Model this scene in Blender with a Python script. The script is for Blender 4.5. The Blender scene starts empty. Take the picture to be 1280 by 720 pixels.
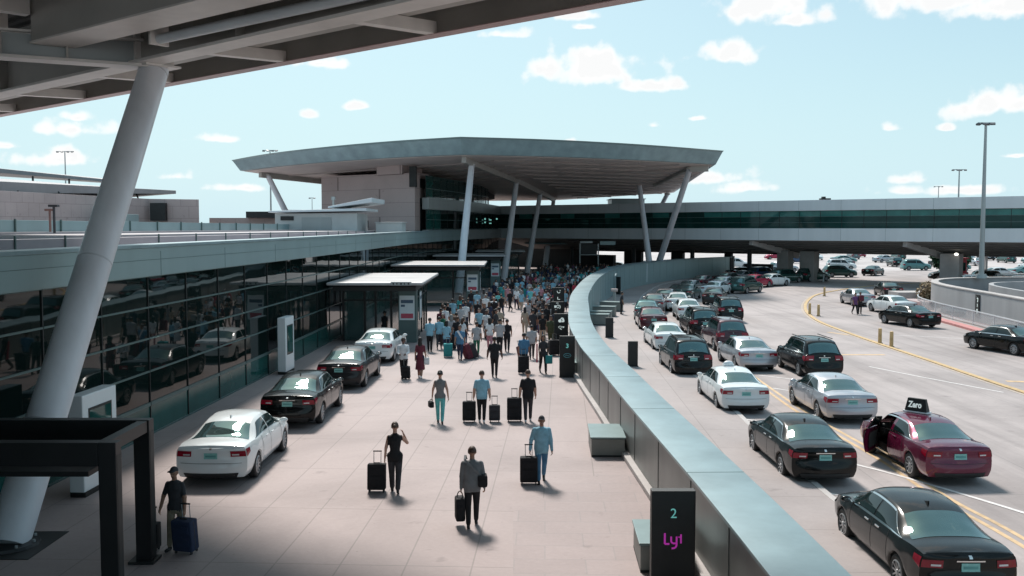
import bpy, bmesh, math, random
from mathutils import Vector, Matrix
rnd = random.Random(7)
scene = bpy.context.scene
COL = scene.collection
R = math.radians

# ---------------------------------------------------------------- materials
MATS = {}
def newmat(name):
    m = bpy.data.materials.new(name); m.use_nodes = True
    nt = m.node_tree
    return m, nt, nt.nodes['Principled BSDF']
def N(nt, t, **kw):
    n = nt.nodes.new(t)
    for k, v in kw.items():
        if k in ('operation','blend_type','data_type','noise_dimensions','feature','musgrave_type','interpolation','offset_frequency','squash_frequency','offset','squash','normalize','wave_type','bands_direction','clamp','use_clamp'):
            setattr(n, k, v)
        else:
            n.inputs[k].default_value = v
    return n
def L(nt, a, b): nt.links.new(a, b)
def ramp(nt, fac, stops):
    r = nt.nodes.new('ShaderNodeValToRGB')
    e = r.color_ramp.elements
    while len(e) < len(stops): e.new(0.5)
    for i, (p, c) in enumerate(stops):
        e[i].position = p; e[i].color = (c, c, c, 1) if not isinstance(c, tuple) else (*c, 1)
    L(nt, fac, r.inputs[0]); return r
def mat(name, col, rough=0.5, metal=0.0, var=0.12, scale=2.0, bump=0.0, bscale=30.0, coords='Object', spec=0.5, coat=0.0, ior=1.5, streak=False):
    if name in MATS: return MATS[name]
    m, nt, p = newmat(name)
    p.inputs['Metallic'].default_value = metal
    p.inputs['Roughness'].default_value = rough
    p.inputs['IOR'].default_value = ior
    p.inputs['Specular IOR Level'].default_value = spec
    p.inputs['Coat Weight'].default_value = coat
    p.inputs['Coat Roughness'].default_value = 0.04
    tc = N(nt, 'ShaderNodeTexCoord')
    src = tc.outputs[coords]
    if streak:
        mp = N(nt, 'ShaderNodeMapping'); mp.inputs['Scale'].default_value = (1, 1, 0.15)
        L(nt, src, mp.inputs[0]); src = mp.outputs[0]
    n = N(nt, 'ShaderNodeTexNoise', Scale=scale, Detail=6.0, Roughness=0.6)
    L(nt, src, n.inputs['Vector'])
    mx = N(nt, 'ShaderNodeMix', data_type='RGBA')
    lo = tuple(max(0, c*(1-var)) for c in col); hi = tuple(min(1, c*(1+var)) for c in col)
    mx.inputs[6].default_value = (*lo, 1); mx.inputs[7].default_value = (*hi, 1)
    rp = ramp(nt, n.outputs[0], [(0.3, 0.0), (0.7, 1.0)])
    L(nt, rp.outputs[0], mx.inputs[0]); L(nt, mx.outputs[2], p.inputs['Base Color'])
    if bump > 0:
        n2 = N(nt, 'ShaderNodeTexNoise', Scale=bscale, Detail=4.0)
        L(nt, tc.outputs[coords], n2.inputs['Vector'])
        b = N(nt, 'ShaderNodeBump', Strength=bump, Distance=0.02)
        L(nt, n2.outputs[0], b.inputs['Height']); L(nt, b.outputs[0], p.inputs['Normal'])
    MATS[name] = m
    return m
def emis(name, col, strength=1.0):
    if name in MATS: return MATS[name]
    m, nt, p = newmat(name)
    p.inputs['Base Color'].default_value = (*col, 1)
    p.inputs['Emission Color'].default_value = (*col, 1)
    p.inputs['Emission Strength'].default_value = strength
    MATS[name] = m; return m

def slab_mat(name, col, bw, bh, rot, joint, jcol, offset=0.0, var=0.1, stain=0.25, rough=0.75, jdepth=0.4, tracks=False, seed=0.0, poll=0.035, vertical=False):
    m, nt, p = newmat(name)
    geo = N(nt, 'ShaderNodeNewGeometry')
    mp = N(nt, 'ShaderNodeMapping'); mp.inputs['Rotation'].default_value = (0, 0, rot)
    mp.inputs['Location'].default_value = (seed, seed*0.7, 0)
    if vertical:
        sx = nt.nodes.new('ShaderNodeSeparateXYZ'); L(nt, geo.outputs['Position'], sx.inputs[0])
        ad = N(nt, 'ShaderNodeMath', operation='ADD'); L(nt, sx.outputs[0], ad.inputs[0]); L(nt, sx.outputs[1], ad.inputs[1])
        cb = nt.nodes.new('ShaderNodeCombineXYZ'); L(nt, ad.outputs[0], cb.inputs[0]); L(nt, sx.outputs[2], cb.inputs[1])
        L(nt, cb.outputs[0], mp.inputs[0])
    else: L(nt, geo.outputs['Position'], mp.inputs[0])
    br = N(nt, 'ShaderNodeTexBrick', Scale=1.0)
    br.offset = offset; br.offset_frequency = 2; br.squash = 1.0
    br.inputs['Brick Width'].default_value = bw; br.inputs['Row Height'].default_value = bh
    br.inputs['Mortar Size'].default_value = joint; br.inputs['Mortar Smooth'].default_value = 0.3
    br.inputs['Bias'].default_value = 0.0
    br.inputs['Color1'].default_value = (*[c*(1-poll) for c in col], 1)
    br.inputs['Color2'].default_value = (*[c*(1+poll) for c in col], 1)
    br.inputs['Mortar'].default_value = (*jcol, 1)
    L(nt, mp.outputs[0], br.inputs['Vector'])
    # broad blotches, fine speckle and dark spots
    big = N(nt, 'ShaderNodeTexNoise', Scale=0.16, Detail=7.0, Roughness=0.62, Distortion=0.6)
    L(nt, geo.outputs['Position'], big.inputs['Vector'])
    fine = N(nt, 'ShaderNodeTexNoise', Scale=9.0, Detail=8.0, Roughness=0.7)
    L(nt, geo.outputs['Position'], fine.inputs['Vector'])
    r1 = ramp(nt, big.outputs[0], [(0.3, 1-stain), (0.62, 1.0+stain*0.25)])
    r2 = ramp(nt, fine.outputs[0], [(0.25, 1-var), (0.75, 1+var)])
    m1 = N(nt, 'ShaderNodeMix', data_type='RGBA', blend_type='MULTIPLY'); m1.inputs[0].default_value = 1
    L(nt, br.outputs[0], m1.inputs[6]); L(nt, r1.outputs[0], m1.inputs[7])
    m2 = N(nt, 'ShaderNodeMix', data_type='RGBA', blend_type='MULTIPLY'); m2.inputs[0].default_value = 1
    L(nt, m1.outputs[2], m2.inputs[6]); L(nt, r2.outputs[0], m2.inputs[7])
    sp = N(nt, 'ShaderNodeTexNoise', Scale=1.7, Detail=3.0, Roughness=0.5)
    L(nt, geo.outputs['Position'], sp.inputs['Vector'])
    r3 = ramp(nt, sp.outputs[0], [(0.66, 1.0), (0.78, 0.72)])
    m3 = N(nt, 'ShaderNodeMix', data_type='RGBA', blend_type='MULTIPLY'); m3.inputs[0].default_value = 1
    L(nt, m2.outputs[2], m3.inputs[6]); L(nt, r3.outputs[0], m3.inputs[7])
    out = m3.outputs[2]
    vo = N(nt, 'ShaderNodeTexVoronoi', Scale=1.9); L(nt, geo.outputs['Position'], vo.inputs['Vector'])
    r5 = ramp(nt, vo.outputs['Distance'], [(0.035, 0.80), (0.06, 1.0)])
    m5 = N(nt, 'ShaderNodeMix', data_type='RGBA', blend_type='MULTIPLY'); m5.inputs[0].default_value = 1
    L(nt, out, m5.inputs[6]); L(nt, r5.outputs[0], m5.inputs[7]); out = m5.outputs[2]
    if tracks:
        mt = N(nt, 'ShaderNodeMapping'); mt.inputs['Scale'].default_value = (1.0, 0.035, 1)
        L(nt, geo.outputs['Position'], mt.inputs[0])
        tn = N(nt, 'ShaderNodeTexNoise', Scale=0.9, Detail=5.0, Roughness=0.65, Distortion=0.4)
        L(nt, mt.outputs[0], tn.inputs['Vector'])
        r4 = ramp(nt, tn.outputs[0], [(0.32, 0.78), (0.55, 1.03)])
        m4 = N(nt, 'ShaderNodeMix', data_type='RGBA', blend_type='MULTIPLY'); m4.inputs[0].default_value = 1
        L(nt, out, m4.inputs[6]); L(nt, r4.outputs[0], m4.inputs[7]); out = m4.outputs[2]
    L(nt, out, p.inputs['Base Color'])
    p.inputs['Roughness'].default_value = rough
    b = N(nt, 'ShaderNodeBump', Strength=0.35, Distance=0.01)
    L(nt, fine.outputs[0], b.inputs['Height']); L(nt, b.outputs[0], p.inputs['Normal'])
    MATS[name] = m; return m

# ---------------------------------------------------------------- mesh builder
class MB:
    def __init__(s): s.v = []; s.f = []; s.m = []; s.cur = 0
    def add(s, vs, fs):
        o = len(s.v); s.v += [tuple(v) for v in vs]
        for f in fs:
            s.f.append(tuple(i+o for i in f)); s.m.append(s.cur)
        return s
    def box(s, cx, cy, cz, sx, sy, sz, rz=0.0):
        c, n = math.cos(rz), math.sin(rz); vs = []
        for dz in (-.5, .5):
            for dx, dy in ((-.5,-.5),(.5,-.5),(.5,.5),(-.5,.5)):
                x, y = dx*sx, dy*sy
                vs.append((cx+x*c-y*n, cy+x*n+y*c, cz+dz*sz))
        return s.add(vs, [(3,2,1,0),(4,5,6,7),(0,1,5,4),(1,2,6,5),(2,3,7,6),(3,0,4,7)])
    def bx(s, x0, x1, y0, y1, z0, z1):
        return s.box((x0+x1)/2, (y0+y1)/2, (z0+z1)/2, abs(x1-x0), abs(y1-y0), abs(z1-z0))
    def prism(s, poly, z0, z1, topshift=None):
        n = len(poly)
        zz0 = z0 if isinstance(z0, (list, tuple)) else [z0]*n
        zz1 = z1 if isinstance(z1, (list, tuple)) else [z1]*n
        tp = topshift or poly
        vs = [(p[0], p[1], zz0[i]) for i, p in enumerate(poly)] + [(p[0], p[1], zz1[i]) for i, p in enumerate(tp)]
        fs = [tuple(range(n-1, -1, -1)), tuple(range(n, 2*n))]
        for i in range(n):
            j = (i+1) % n; fs.append((i, j, n+j, n+i))
        return s.add(vs, fs)
    def tube(s, a, b, ra, rb=None, seg=12, caps=True):
        rb = ra if rb is None else rb
        a = Vector(a); b = Vector(b); d = (b-a).normalized()
        u = d.orthogonal().normalized(); w = d.cross(u)
        vs = []
        for c, r in ((a, ra), (b, rb)):
            for i in range(seg):
                t = 2*math.pi*i/seg
                vs.append(c + u*(r*math.cos(t)) + w*(r*math.sin(t)))
        fs = [(i, (i+1) % seg, seg+(i+1) % seg, seg+i) for i in range(seg)]
        if caps: fs += [tuple(range(seg-1, -1, -1)), tuple(range(seg, 2*seg))]
        return s.add(vs, fs)
    def bar(s, a, b, w, h, up=(0,0,1)):
        a = Vector(a); b = Vector(b); d = (b-a).normalized(); up = Vector(up)
        x = d.cross(up)
        if x.length < 1e-4: x = d.cross(Vector((0,1,0)))
        x.normalize(); u = x.cross(d).normalized()
        vs = []
        for c in (a, b):
            for dx, du in ((-.5,-.5),(.5,-.5),(.5,.5),(-.5,.5)): vs.append(c + x*(dx*w) + u*(du*h))
        return s.add(vs, [(3,2,1,0),(4,5,6,7),(0,1,5,4),(1,2,6,5),(2,3,7,6),(3,0,4,7)])
    def lathe(s, prof, seg=20, c=(0,0,0), axis='z'):
        vs = []; n = len(prof)
        for i in range(seg):
            t = 2*math.pi*i/seg
            for r, z in prof:
                if axis == 'z': vs.append((c[0]+r*math.cos(t), c[1]+r*math.sin(t), c[2]+z))
                else: vs.append((c[0]+z, c[1]+r*math.cos(t), c[2]+r*math.sin(t)))
        fs = []
        for i in range(seg):
            j = (i+1) % seg
            for k in range(n-1): fs.append((i*n+k, j*n+k, j*n+k+1, i*n+k+1))
        return s.add(vs, fs)
    def ellipsoid(s, c, r, seg=12, rings=8):
        vs = []; fs = []
        for i in range(rings+1):
            ph = math.pi*i/rings
            for j in range(seg):
                t = 2*math.pi*j/seg
                vs.append((c[0]+r[0]*math.sin(ph)*math.cos(t), c[1]+r[1]*math.sin(ph)*math.sin(t), c[2]+r[2]*math.cos(ph)))
        for i in range(rings):
            for j in range(seg):
                fs.append((i*seg+j, (i+1)*seg+j, (i+1)*seg+(j+1) % seg, i*seg+(j+1) % seg))
        return s.add(vs, fs)
    def build(s, name, mats, parent=None, smooth=False, bevel=0.0, fix=True, loc=None):
        me = bpy.data.meshes.new(name)
        me.from_pydata(s.v, [], s.f)
        if not isinstance(mats, (list, tuple)): mats = [mats]
        for m in mats: me.materials.append(m)
        me.polygons.foreach_set('material_index', s.m)
        bm = bmesh.new(); bm.from_mesh(me)
        if fix:
            bmesh.ops.remove_doubles(bm, verts=bm.verts, dist=1e-5)
            bmesh.ops.recalc_face_normals(bm, faces=bm.faces)
        if bevel > 0:
            es = [e for e in bm.edges if len(e.link_faces) == 2 and e.calc_face_angle(0) > 0.6]
            bmesh.ops.bevel(bm, geom=es, offset=bevel, segments=2, affect='EDGES', profile=0.6, clamp_overlap=True)
        if smooth:
            for f in bm.faces: f.smooth = True
            if smooth != 'all':
                for e in bm.edges:
                    if len(e.link_faces) == 2 and e.calc_face_angle(0) > 0.7: e.smooth = False
        bm.to_mesh(me); bm.free(); me.update()
        o = bpy.data.objects.new(name, me); COL.objects.link(o)
        if loc is not None: o.location = loc
        if parent is not None: o.parent = parent
        return o

def tag(o, label=None, cat=None, group=None, kind=None):
    if label: o['label'] = label
    if cat: o['category'] = cat
    if group: o['group'] = group
    if kind: o['kind'] = kind
    return o
def empty(name, loc=(0,0,0), rz=0.0, label=None, cat=None, group=None):
    o = bpy.data.objects.new(name, None); COL.objects.link(o)
    o.location = loc; o.rotation_euler = (0, 0, rz); o.empty_display_size = 0.2
    return tag(o, label, cat, group)
KIDS = {}
def kids(o): return [c for c in o.children]
def copy_tree(o, parent=None):
    c = o.copy(); COL.objects.link(c)
    if parent is not None: c.parent = parent
    for ch in KIDMAP.get(o.name, ()): copy_tree(ch, c)
    return c
KIDMAP = {}
def freeze(o):
    """remember a finished prototype's tree so that copies are quick"""
    ch = [c for c in bpy.data.objects if c.parent == o]
    KIDMAP[o.name] = ch
    for c in ch: freeze(c)
def kill(o):
    for c in KIDMAP.get(o.name, ()): kill(c)
    bpy.data.objects.remove(o)

def cr(path, n=8):
    """Catmull-Rom resample of a tuple path"""
    P = [Vector(p) for p in path]; out = []
    for i in range(len(P)-1):
        p0 = P[i-1] if i > 0 else P[0]*2-P[1]
        p1, p2 = P[i], P[i+1]
        p3 = P[i+2] if i+2 < len(P) else P[i+1]*2-P[i]
        for k in range(n):
            t = k/n
            out.append(0.5*((2*p1)+(p2-p0)*t+(2*p0-5*p1+4*p2-p3)*t*t+(3*p1-p0-3*p2+p3)*t**3))
    out.append(P[-1]); return out
def normals2(path):
    """right-hand side unit normals of a 2D path"""
    out = []
    for i in range(len(path)):
        a = path[max(0, i-1)]; b = path[min(len(path)-1, i+1)]
        d = Vector((b[0]-a[0], b[1]-a[1])).normalized(); out.append(Vector((d.y, -d.x)))
    return out
def strip_along(path, off0, off1, z0, z1, mb=None):
    """solid band following a path between two sideways offsets; z may be functions of index fraction"""
    mb = mb or MB(); ns = normals2(path); n = len(path); vs = []; fs = []
    f0 = z0 if callable(z0) else (lambda t: z0)
    f1 = z1 if callable(z1) else (lambda t: z1)
    for i, p in enumerate(path):
        t = i/(n-1); a = Vector((p[0], p[1]))+ns[i]*off0; b = Vector((p[0], p[1]))+ns[i]*off1
        vs += [(a.x, a.y, f0(t)), (b.x, b.y, f0(t)), (b.x, b.y, f1(t)), (a.x, a.y, f1(t))]
    for i in range(n-1):
        o = i*4; q = o+4
        for k in range(4):
            l = (k+1) % 4; fs.append((o+k, o+l, q+l, q+k))
    fs += [(3,2,1,0), (4*n-4, 4*n-3, 4*n-2, 4*n-1)]
    return mb.add(vs, fs)
def flat_sheet(name, poly, z, m, kind='structure'):
    mb = MB(); mb.add([(p[0], p[1], z) for p in poly], [tuple(range(len(poly)))])
    o = mb.build(name, m, fix=False)
    if o.data.polygons[0].normal.z < 0: o.data.flip_normals()
    return tag(o, kind=kind)
def ribbon(mb, path, w, z, off=0.0):
    ns = normals2(path); vs = []
    for i, p in enumerate(path):
        a = Vector((p[0], p[1]))+ns[i]*(off-w/2); b = Vector((p[0], p[1]))+ns[i]*(off+w/2)
        vs += [(a.x, a.y, z), (b.x, b.y, z)]
    mb.add(vs, [(2*i, 2*i+1, 2*i+3, 2*i+2) for i in range(len(path)-1)])
def text_obj(name, body, size, m, parent, loc, rot, extrude=0.004, bold=0.0, align='CENTER'):
    cu = bpy.data.curves.new(name, 'FONT'); cu.body = body; cu.size = size
    cu.extrude = extrude; cu.offset = bold; cu.align_x = align; cu.align_y = 'CENTER'; cu.resolution_u = 3
    t = bpy.data.objects.new(name, cu); COL.objects.link(t)
    bpy.context.view_layer.update()
    me = bpy.data.meshes.new_from_object(t.evaluated_get(bpy.context.evaluated_depsgraph_get()))
    bpy.data.objects.remove(t); me.materials.clear(); me.materials.append(m)
    o = bpy.data.objects.new(name, me); COL.objects.link(o)
    o.parent = parent; o.location = loc; o.rotation_euler = rot
    return o
def lerp(a, b, t): return a+(b-a)*t

# ---------------------------------------------------------------- palette
TEAL   = mat('teal_painted_panel', (0.25, 0.345, 0.35), 0.42, 0.15, 0.07, 0.6, streak=True)
TEALL  = mat('pale_cap_panel', (0.235, 0.325, 0.345), 0.36, 0.2, 0.18, 0.8, bump=0.03, bscale=2)
GREYM  = mat('grey_metal_panel', (0.34, 0.37, 0.37), 0.42, 0.25, 0.10, 0.5, streak=True)
WALLP  = mat('warm_grey_wall_panel', (0.22, 0.235, 0.228), 0.42, 0.3, 0.20, 0.6, streak=True)
WHITEP = mat('white_painted_steel', (0.62, 0.66, 0.68), 0.4, 0.0, 0.06, 0.7, streak=True)
COLP   = mat('column_paint', (0.66, 0.67, 0.70), 0.38, 0.0, 0.12, 0.9, streak=True)
BEAMP  = mat('beam_paint', (0.38, 0.36, 0.33), 0.5, 0.0, 0.10, 0.6)
BEAML  = mat('bounce_lit_flange', (0.68, 0.64, 0.60), 0.45, 0.0, 0.12, 0.8)  # paler than the beam paint: bounce light from the plaza put into the colour
SOFF   = mat('soffit_panel', (0.64, 0.56, 0.52), 0.6, 0.0, 0.08, 0.4)
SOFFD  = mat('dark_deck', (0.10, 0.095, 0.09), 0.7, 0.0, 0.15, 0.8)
STONE  = slab_mat('pink_stone_cladding', (0.46, 0.37, 0.35), 1.9, 1.5, 0.0, 0.02, (0.26, 0.2, 0.19), 0.5, 0.05, 0.12, vertical=True)
FRAME  = mat('teal_mullion', (0.10, 0.16, 0.155), 0.4, 0.3, 0.08, 1.0)
BLACK  = mat('black_steel', (0.007, 0.007, 0.008), 0.45, 0.0, 0.3, 2.0)
BLACKM = mat('matt_black_panel', (0.012, 0.014, 0.014), 0.55, 0.0, 0.3, 2.0)
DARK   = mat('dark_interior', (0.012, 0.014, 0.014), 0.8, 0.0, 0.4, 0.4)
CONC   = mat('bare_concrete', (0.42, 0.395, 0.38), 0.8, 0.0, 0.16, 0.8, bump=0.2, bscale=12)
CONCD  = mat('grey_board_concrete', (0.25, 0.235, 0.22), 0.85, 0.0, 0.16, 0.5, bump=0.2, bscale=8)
ROOFM  = mat('pale_roof_membrane', (0.40, 0.37, 0.38), 0.7, 0.0, 0.14, 0.5)
WHITE  = mat('white_enamel', (0.72, 0.76, 0.77), 0.35, 0.0, 0.05, 1.0)
YELLOW = mat('yellow_paint', (0.52, 0.36, 0.17), 0.6, 0.0, 0.25, 3.0)
YELLOWF= mat('faded_yellow_paint', (0.56, 0.39, 0.22), 0.7, 0.0, 0.22, 4.0)
WLINE  = mat('white_road_paint', (0.66, 0.63, 0.61), 0.6, 0.0, 0.16, 5.0)
REDK   = mat('faded_red_kerb', (0.50, 0.22, 0.21), 0.7, 0.0, 0.2, 3.0)
RUBBER = mat('rubber', (0.018, 0.018, 0.018), 0.75, 0.0, 0.2, 8.0)
CHROME = mat('chrome', (0.65, 0.66, 0.66), 0.18, 1.0, 0.05, 3.0)
RIM    = mat('alloy', (0.42, 0.43, 0.44), 0.45, 0.7, 0.08, 6.0)
def glassmat(name, col, rough=0.02, ior=1.9, wav=0.0, tint=0.0):
    m, nt, p = newmat(name)
    p.inputs['Base Color'].default_value = (*col, 1); p.inputs['Roughness'].default_value = rough
    p.inputs['IOR'].default_value = ior
    tc = N(nt, 'ShaderNodeTexCoord')
    if wav > 0:
        n = N(nt, 'ShaderNodeTexNoise', Scale=0.5, Detail=1.0); L(nt, tc.outputs['Object'], n.inputs['Vector'])
        b = N(nt, 'ShaderNodeBump', Strength=wav, Distance=0.05); L(nt, n.outputs[0], b.inputs['Height']); L(nt, b.outputs[0], p.inputs['Normal'])
    n = N(nt, 'ShaderNodeTexNoise', Scale=0.7, Detail=3.0); L(nt, tc.outputs['Object'], n.inputs['Vector'])
    mx = N(nt, 'ShaderNodeMix', data_type='RGBA')
    mx.inputs[6].default_value = (*[c*0.5 for c in col], 1); mx.inputs[7].default_value = (*[c*1.6 for c in col], 1)
    L(nt, n.outputs[0], mx.inputs[0]); L(nt, mx.outputs[2], p.inputs['Base Color'])
    MATS[name] = m; return m
GLASS  = glassmat('dark_facade_glass', (0.005, 0.012, 0.011), 0.02, 1.30, 0.16)
GLASSG = glassmat('green_facade_glass', (0.02, 0.085, 0.075), 0.03, 1.35, 0.08)
GLASSB = glassmat('bridge_glass', (0.008, 0.04, 0.036), 0.05, 1.35, 0.05)
CARGL  = glassmat('car_glass', (0.12, 0.20, 0.20), 0.02, 1.6)
CARGL.node_tree.nodes['Principled BSDF'].inputs['Metallic'].default_value = 0.75
CARGLS = glassmat('side_car_glass', (0.006, 0.016, 0.016), 0.03, 1.5)
LENSR  = mat('red_lens', (0.24, 0.004, 0.018), 0.12, 0.0, 0.15, 9.0, coat=.4, spec=.3)
LENSW  = mat('clear_lens', (0.6, 0.6, 0.62), 0.1, 0.2, 0.1, 9.0, coat=1.0)
PLATE  = mat('teal_plate', (0.22, 0.50, 0.47), 0.4, 0.0, 0.12, 20.0)
def clearglass(name, col, a):
    m, nt, p = newmat(name)
    p.inputs['Base Color'].default_value = (*col, 1); p.inputs['Roughness'].default_value = 0.03
    p.inputs['Alpha'].default_value = a; p.inputs['IOR'].default_value = 1.6
    MATS[name] = m; return m
CLEAR  = clearglass('clear_teal_glass', (0.04, 0.10, 0.095), 0.45)
# ================================================================ camera, sky, sun
cam = bpy.data.objects.new('camera', bpy.data.cameras.new('camera')); COL.objects.link(cam)
cam.location = (0, 0, 6.3); cam.rotation_euler = (R(90-3.576), 0, 0)
cam.data.sensor_width = 36; cam.data.lens = 33.75; cam.data.clip_end = 6000; cam.data.clip_start = 0.1
scene.camera = cam
SUN_EL, SUN_AZ = 50.5, -12.0          # azimuth from +Y towards +X (negative: from the left)
world = bpy.data.worlds.new('World'); scene.world = world; world.use_nodes = True
def build_world():
    nt = world.node_tree; bg = nt.nodes['Background']
    sky = nt.nodes.new('ShaderNodeTexSky'); sky.sky_type = 'NISHITA'; sky.sun_disc = False
    sky.sun_elevation = R(SUN_EL); sky.sun_rotation = R(SUN_AZ); sky.air_density = 1.0; sky.dust_density = 1.6; sky.ozone_density = 1.0
    tint = N(nt, 'ShaderNodeMix', data_type='RGBA', blend_type='MULTIPLY'); tint.inputs[0].default_value = 1
    tint.inputs[7].default_value = (1.15, 1.2, 1.0, 1)
    L(nt, sky.outputs[0], tint.inputs[6])
    tc = nt.nodes.new('ShaderNodeTexCoord'); D = tc.outputs['Generated']
    # a thin high veil that whitens the sky
    veil = N(nt, 'ShaderNodeMix', data_type='RGBA'); sz = nt.nodes.new('ShaderNodeSeparateXYZ'); L(nt, D, sz.inputs[0])
    hz_ = nt.nodes.new('ShaderNodeMapRange'); hz_.interpolation_type = 'SMOOTHSTEP'
    hz_.inputs[1].default_value = 0.0; hz_.inputs[2].default_value = 0.26; hz_.inputs[3].default_value = 0.90; hz_.inputs[4].default_value = 0.5
    L(nt, sz.outputs[2], hz_.inputs[0]); L(nt, hz_.outputs[0], veil.inputs[0])
    vc = N(nt, 'ShaderNodeMix', data_type='RGBA'); L(nt, hz_.outputs[0], vc.inputs[0])
    vc.inputs[6].default_value = (1.9, 4.5, 6.8, 1); vc.inputs[7].default_value = (5.6, 7.5, 8.2, 1)
    L(nt, vc.outputs[2], veil.inputs[7])
    L(nt, tint.outputs[2], veil.inputs[6])
    n1 = N(nt, 'ShaderNodeTexNoise', Scale=55.0, Detail=5.0, Roughness=0.5); L(nt, D, n1.inputs['Vector'])
    n2 = N(nt, 'ShaderNodeTexNoise', Scale=24.0, Detail=2.0, Roughness=0.5); L(nt, D, n2.inputs['Vector'])
    def M(op, a, b=None, c=None):
        n = nt.nodes.new('ShaderNodeMath'); n.operation = op
        for i, x in enumerate((a, b, c)):
            if x is None: continue
            if isinstance(x, (int, float)): n.inputs[i].default_value = x
            else: L(nt, x, n.inputs[i])
        return n.outputs[0]
    def dot(v):
        n = nt.nodes.new('ShaderNodeVectorMath'); n.operation = 'DOT_PRODUCT'
        L(nt, D, n.inputs[0]); n.inputs[1].default_value = v; return n.outputs['Value']
    w1 = M('MULTIPLY', M('SUBTRACT', n1.outputs[0], 0.5), 1.9)
    w2 = M('MULTIPLY', M('SUBTRACT', n2.outputs[0], 0.5), 2.5)
    wob = M('ADD', w1, w2)
    CL = [(4.24,9.08,3.72,1.34),(8.21,8.2,2.15,.55),(13.82,12.24,2.86,1.34),(16.03,11.52,1.05,.48),(12.3,9.78,2.01,.86),(23.49,11.94,5.25,1.3),(26.9,11.4,4.3,1.05),(26.72,6.42,2.48,1.24),(-8.91,7.05,.86,.33),(-11.8,6.49,.76,.43),(-16.8,4.97,1.81,.38),(-24.37,5.24,2.48,.62),(-24.11,5.88,.86,.38),(-19.11,2.86,1.34,.43),(-25.07,3.64,2.29,.67),(3.85,12.22,1.53,.48),(-.47,11.18,1.53,.38),(-11.17,9.38,1.91,.48),(4.13,11.59,.86,.24),(8.32,5.96,.62,.33),(10.85,6.33,.81,.24),(21.27,5.44,.72,.38),(24.17,5.33,.57,.24),(3.41,5.04,.86,.29),(10.8,2.93,2.63,.67),(22.11,2.63,1.62,.48),(22.13,1.98,1.91,.43),(13.98,2.25,1.91,.48),(-27.53,4.31,.95,.33),(-15.75,2.28,1.91,.38),(27.54,3.77,.67,.19),(25.11,2.0,2.39,.38),
          (-60,14,7,2.2),(-48,22,6,2.5),(55,12,8,2.5),(70,25,9,4),(95,14,8,3),(120,30,10,4),(150,18,9,3),(180,12,8,2.5),(-150,25,10,4),(-120,14,8,3),(-92,26,9,4),(20,34,9,4),(-30,40,9,4),(165,45,12,6),(60,50,10,5)]
    mask = None; low = None
    for az, el, w, h in CL:
        a, e = R(az), R(el)
        c = Vector((math.sin(a)*math.cos(e), math.cos(a)*math.cos(e), math.sin(e)))
        u = Vector((math.cos(a), -math.sin(a), 0)); v = u.cross(c)
        du = dot(tuple(u/math.sin(R(w)))); dv = dot(tuple(v/math.sin(R(h)))); fw = dot(tuple(c))
        # flat base: below the centre the cloud ends sooner
        below = M('MULTIPLY', M('MINIMUM', dv, 0.0), 0.85)
        dv2 = M('ADD', dv, below)
        r2 = M('ADD', M('MULTIPLY', du, du), M('MULTIPLY', dv2, dv2))
        m = M('SUBTRACT', 1.08, M('SQRT', r2))
        m = M('ADD', m, M('MULTIPLY', M('GREATER_THAN', 0.0, fw), -9.0))
        mask = m if mask is None else M('MAXIMUM', mask, m)
    s = M('ADD', mask, wob)
    s2 = nt.nodes.new('ShaderNodeMapRange'); s2.interpolation_type = 'SMOOTHSTEP'
    s2.inputs[1].default_value = 0.0; s2.inputs[2].default_value = 0.85; s2.inputs[3].default_value = 0; s2.inputs[4].default_value = 0.97
    L(nt, s, s2.inputs[0])
    body = ramp(nt, M('ADD', M('MULTIPLY', s, 0.55), M('MULTIPLY', n1.outputs[0], 0.45)), [(0.2, (7.9, 8.6, 8.8)), (0.45, (9.7, 9.55, 9.4)), (0.8, (8.6, 8.6, 8.6))])
    body.color_ramp.interpolation = 'EASE'
    # colour ramps clamp above 1, so keep them low and scale
    for e in body.color_ramp.elements: e.color = (e.color[0]/10, e.color[1]/10, e.color[2]/10, 1)
    sc = nt.nodes.new('ShaderNodeVectorMath'); sc.operation = 'SCALE'; sc.inputs['Scale'].default_value = 9.3
    L(nt, body.outputs[0], sc.inputs[0])
    cm = N(nt, 'ShaderNodeMix', data_type='RGBA'); L(nt, s2.outputs[0], cm.inputs[0])
    L(nt, veil.outputs[2], cm.inputs[6]); L(nt, sc.outputs[0], cm.inputs[7])
    L(nt, cm.outputs[2], bg.inputs['Color']); bg.inputs['Strength'].default_value = 0.10
build_world()
sd = bpy.data.lights.new('sun', 'SUN'); sd.energy = 4.0; sd.angle = R(10); sd.color = (1.0, 0.935, 0.88)
sun = bpy.data.objects.new('sun', sd); COL.objects.link(sun)
sv = Vector((math.sin(R(SUN_AZ))*math.cos(R(SUN_EL)), math.cos(R(SUN_AZ))*math.cos(R(SUN_EL)), math.sin(R(SUN_EL))))
sun.rotation_euler = sv.to_track_quat('Z', 'Y').to_euler(); sun.location = (0, 0, 60)
vs = scene.view_settings; vs.view_transform = 'Standard'; vs.look = 'None'; vs.gamma = 1; vs.exposure = 0.28; vs.use_curve_mapping = False

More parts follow.
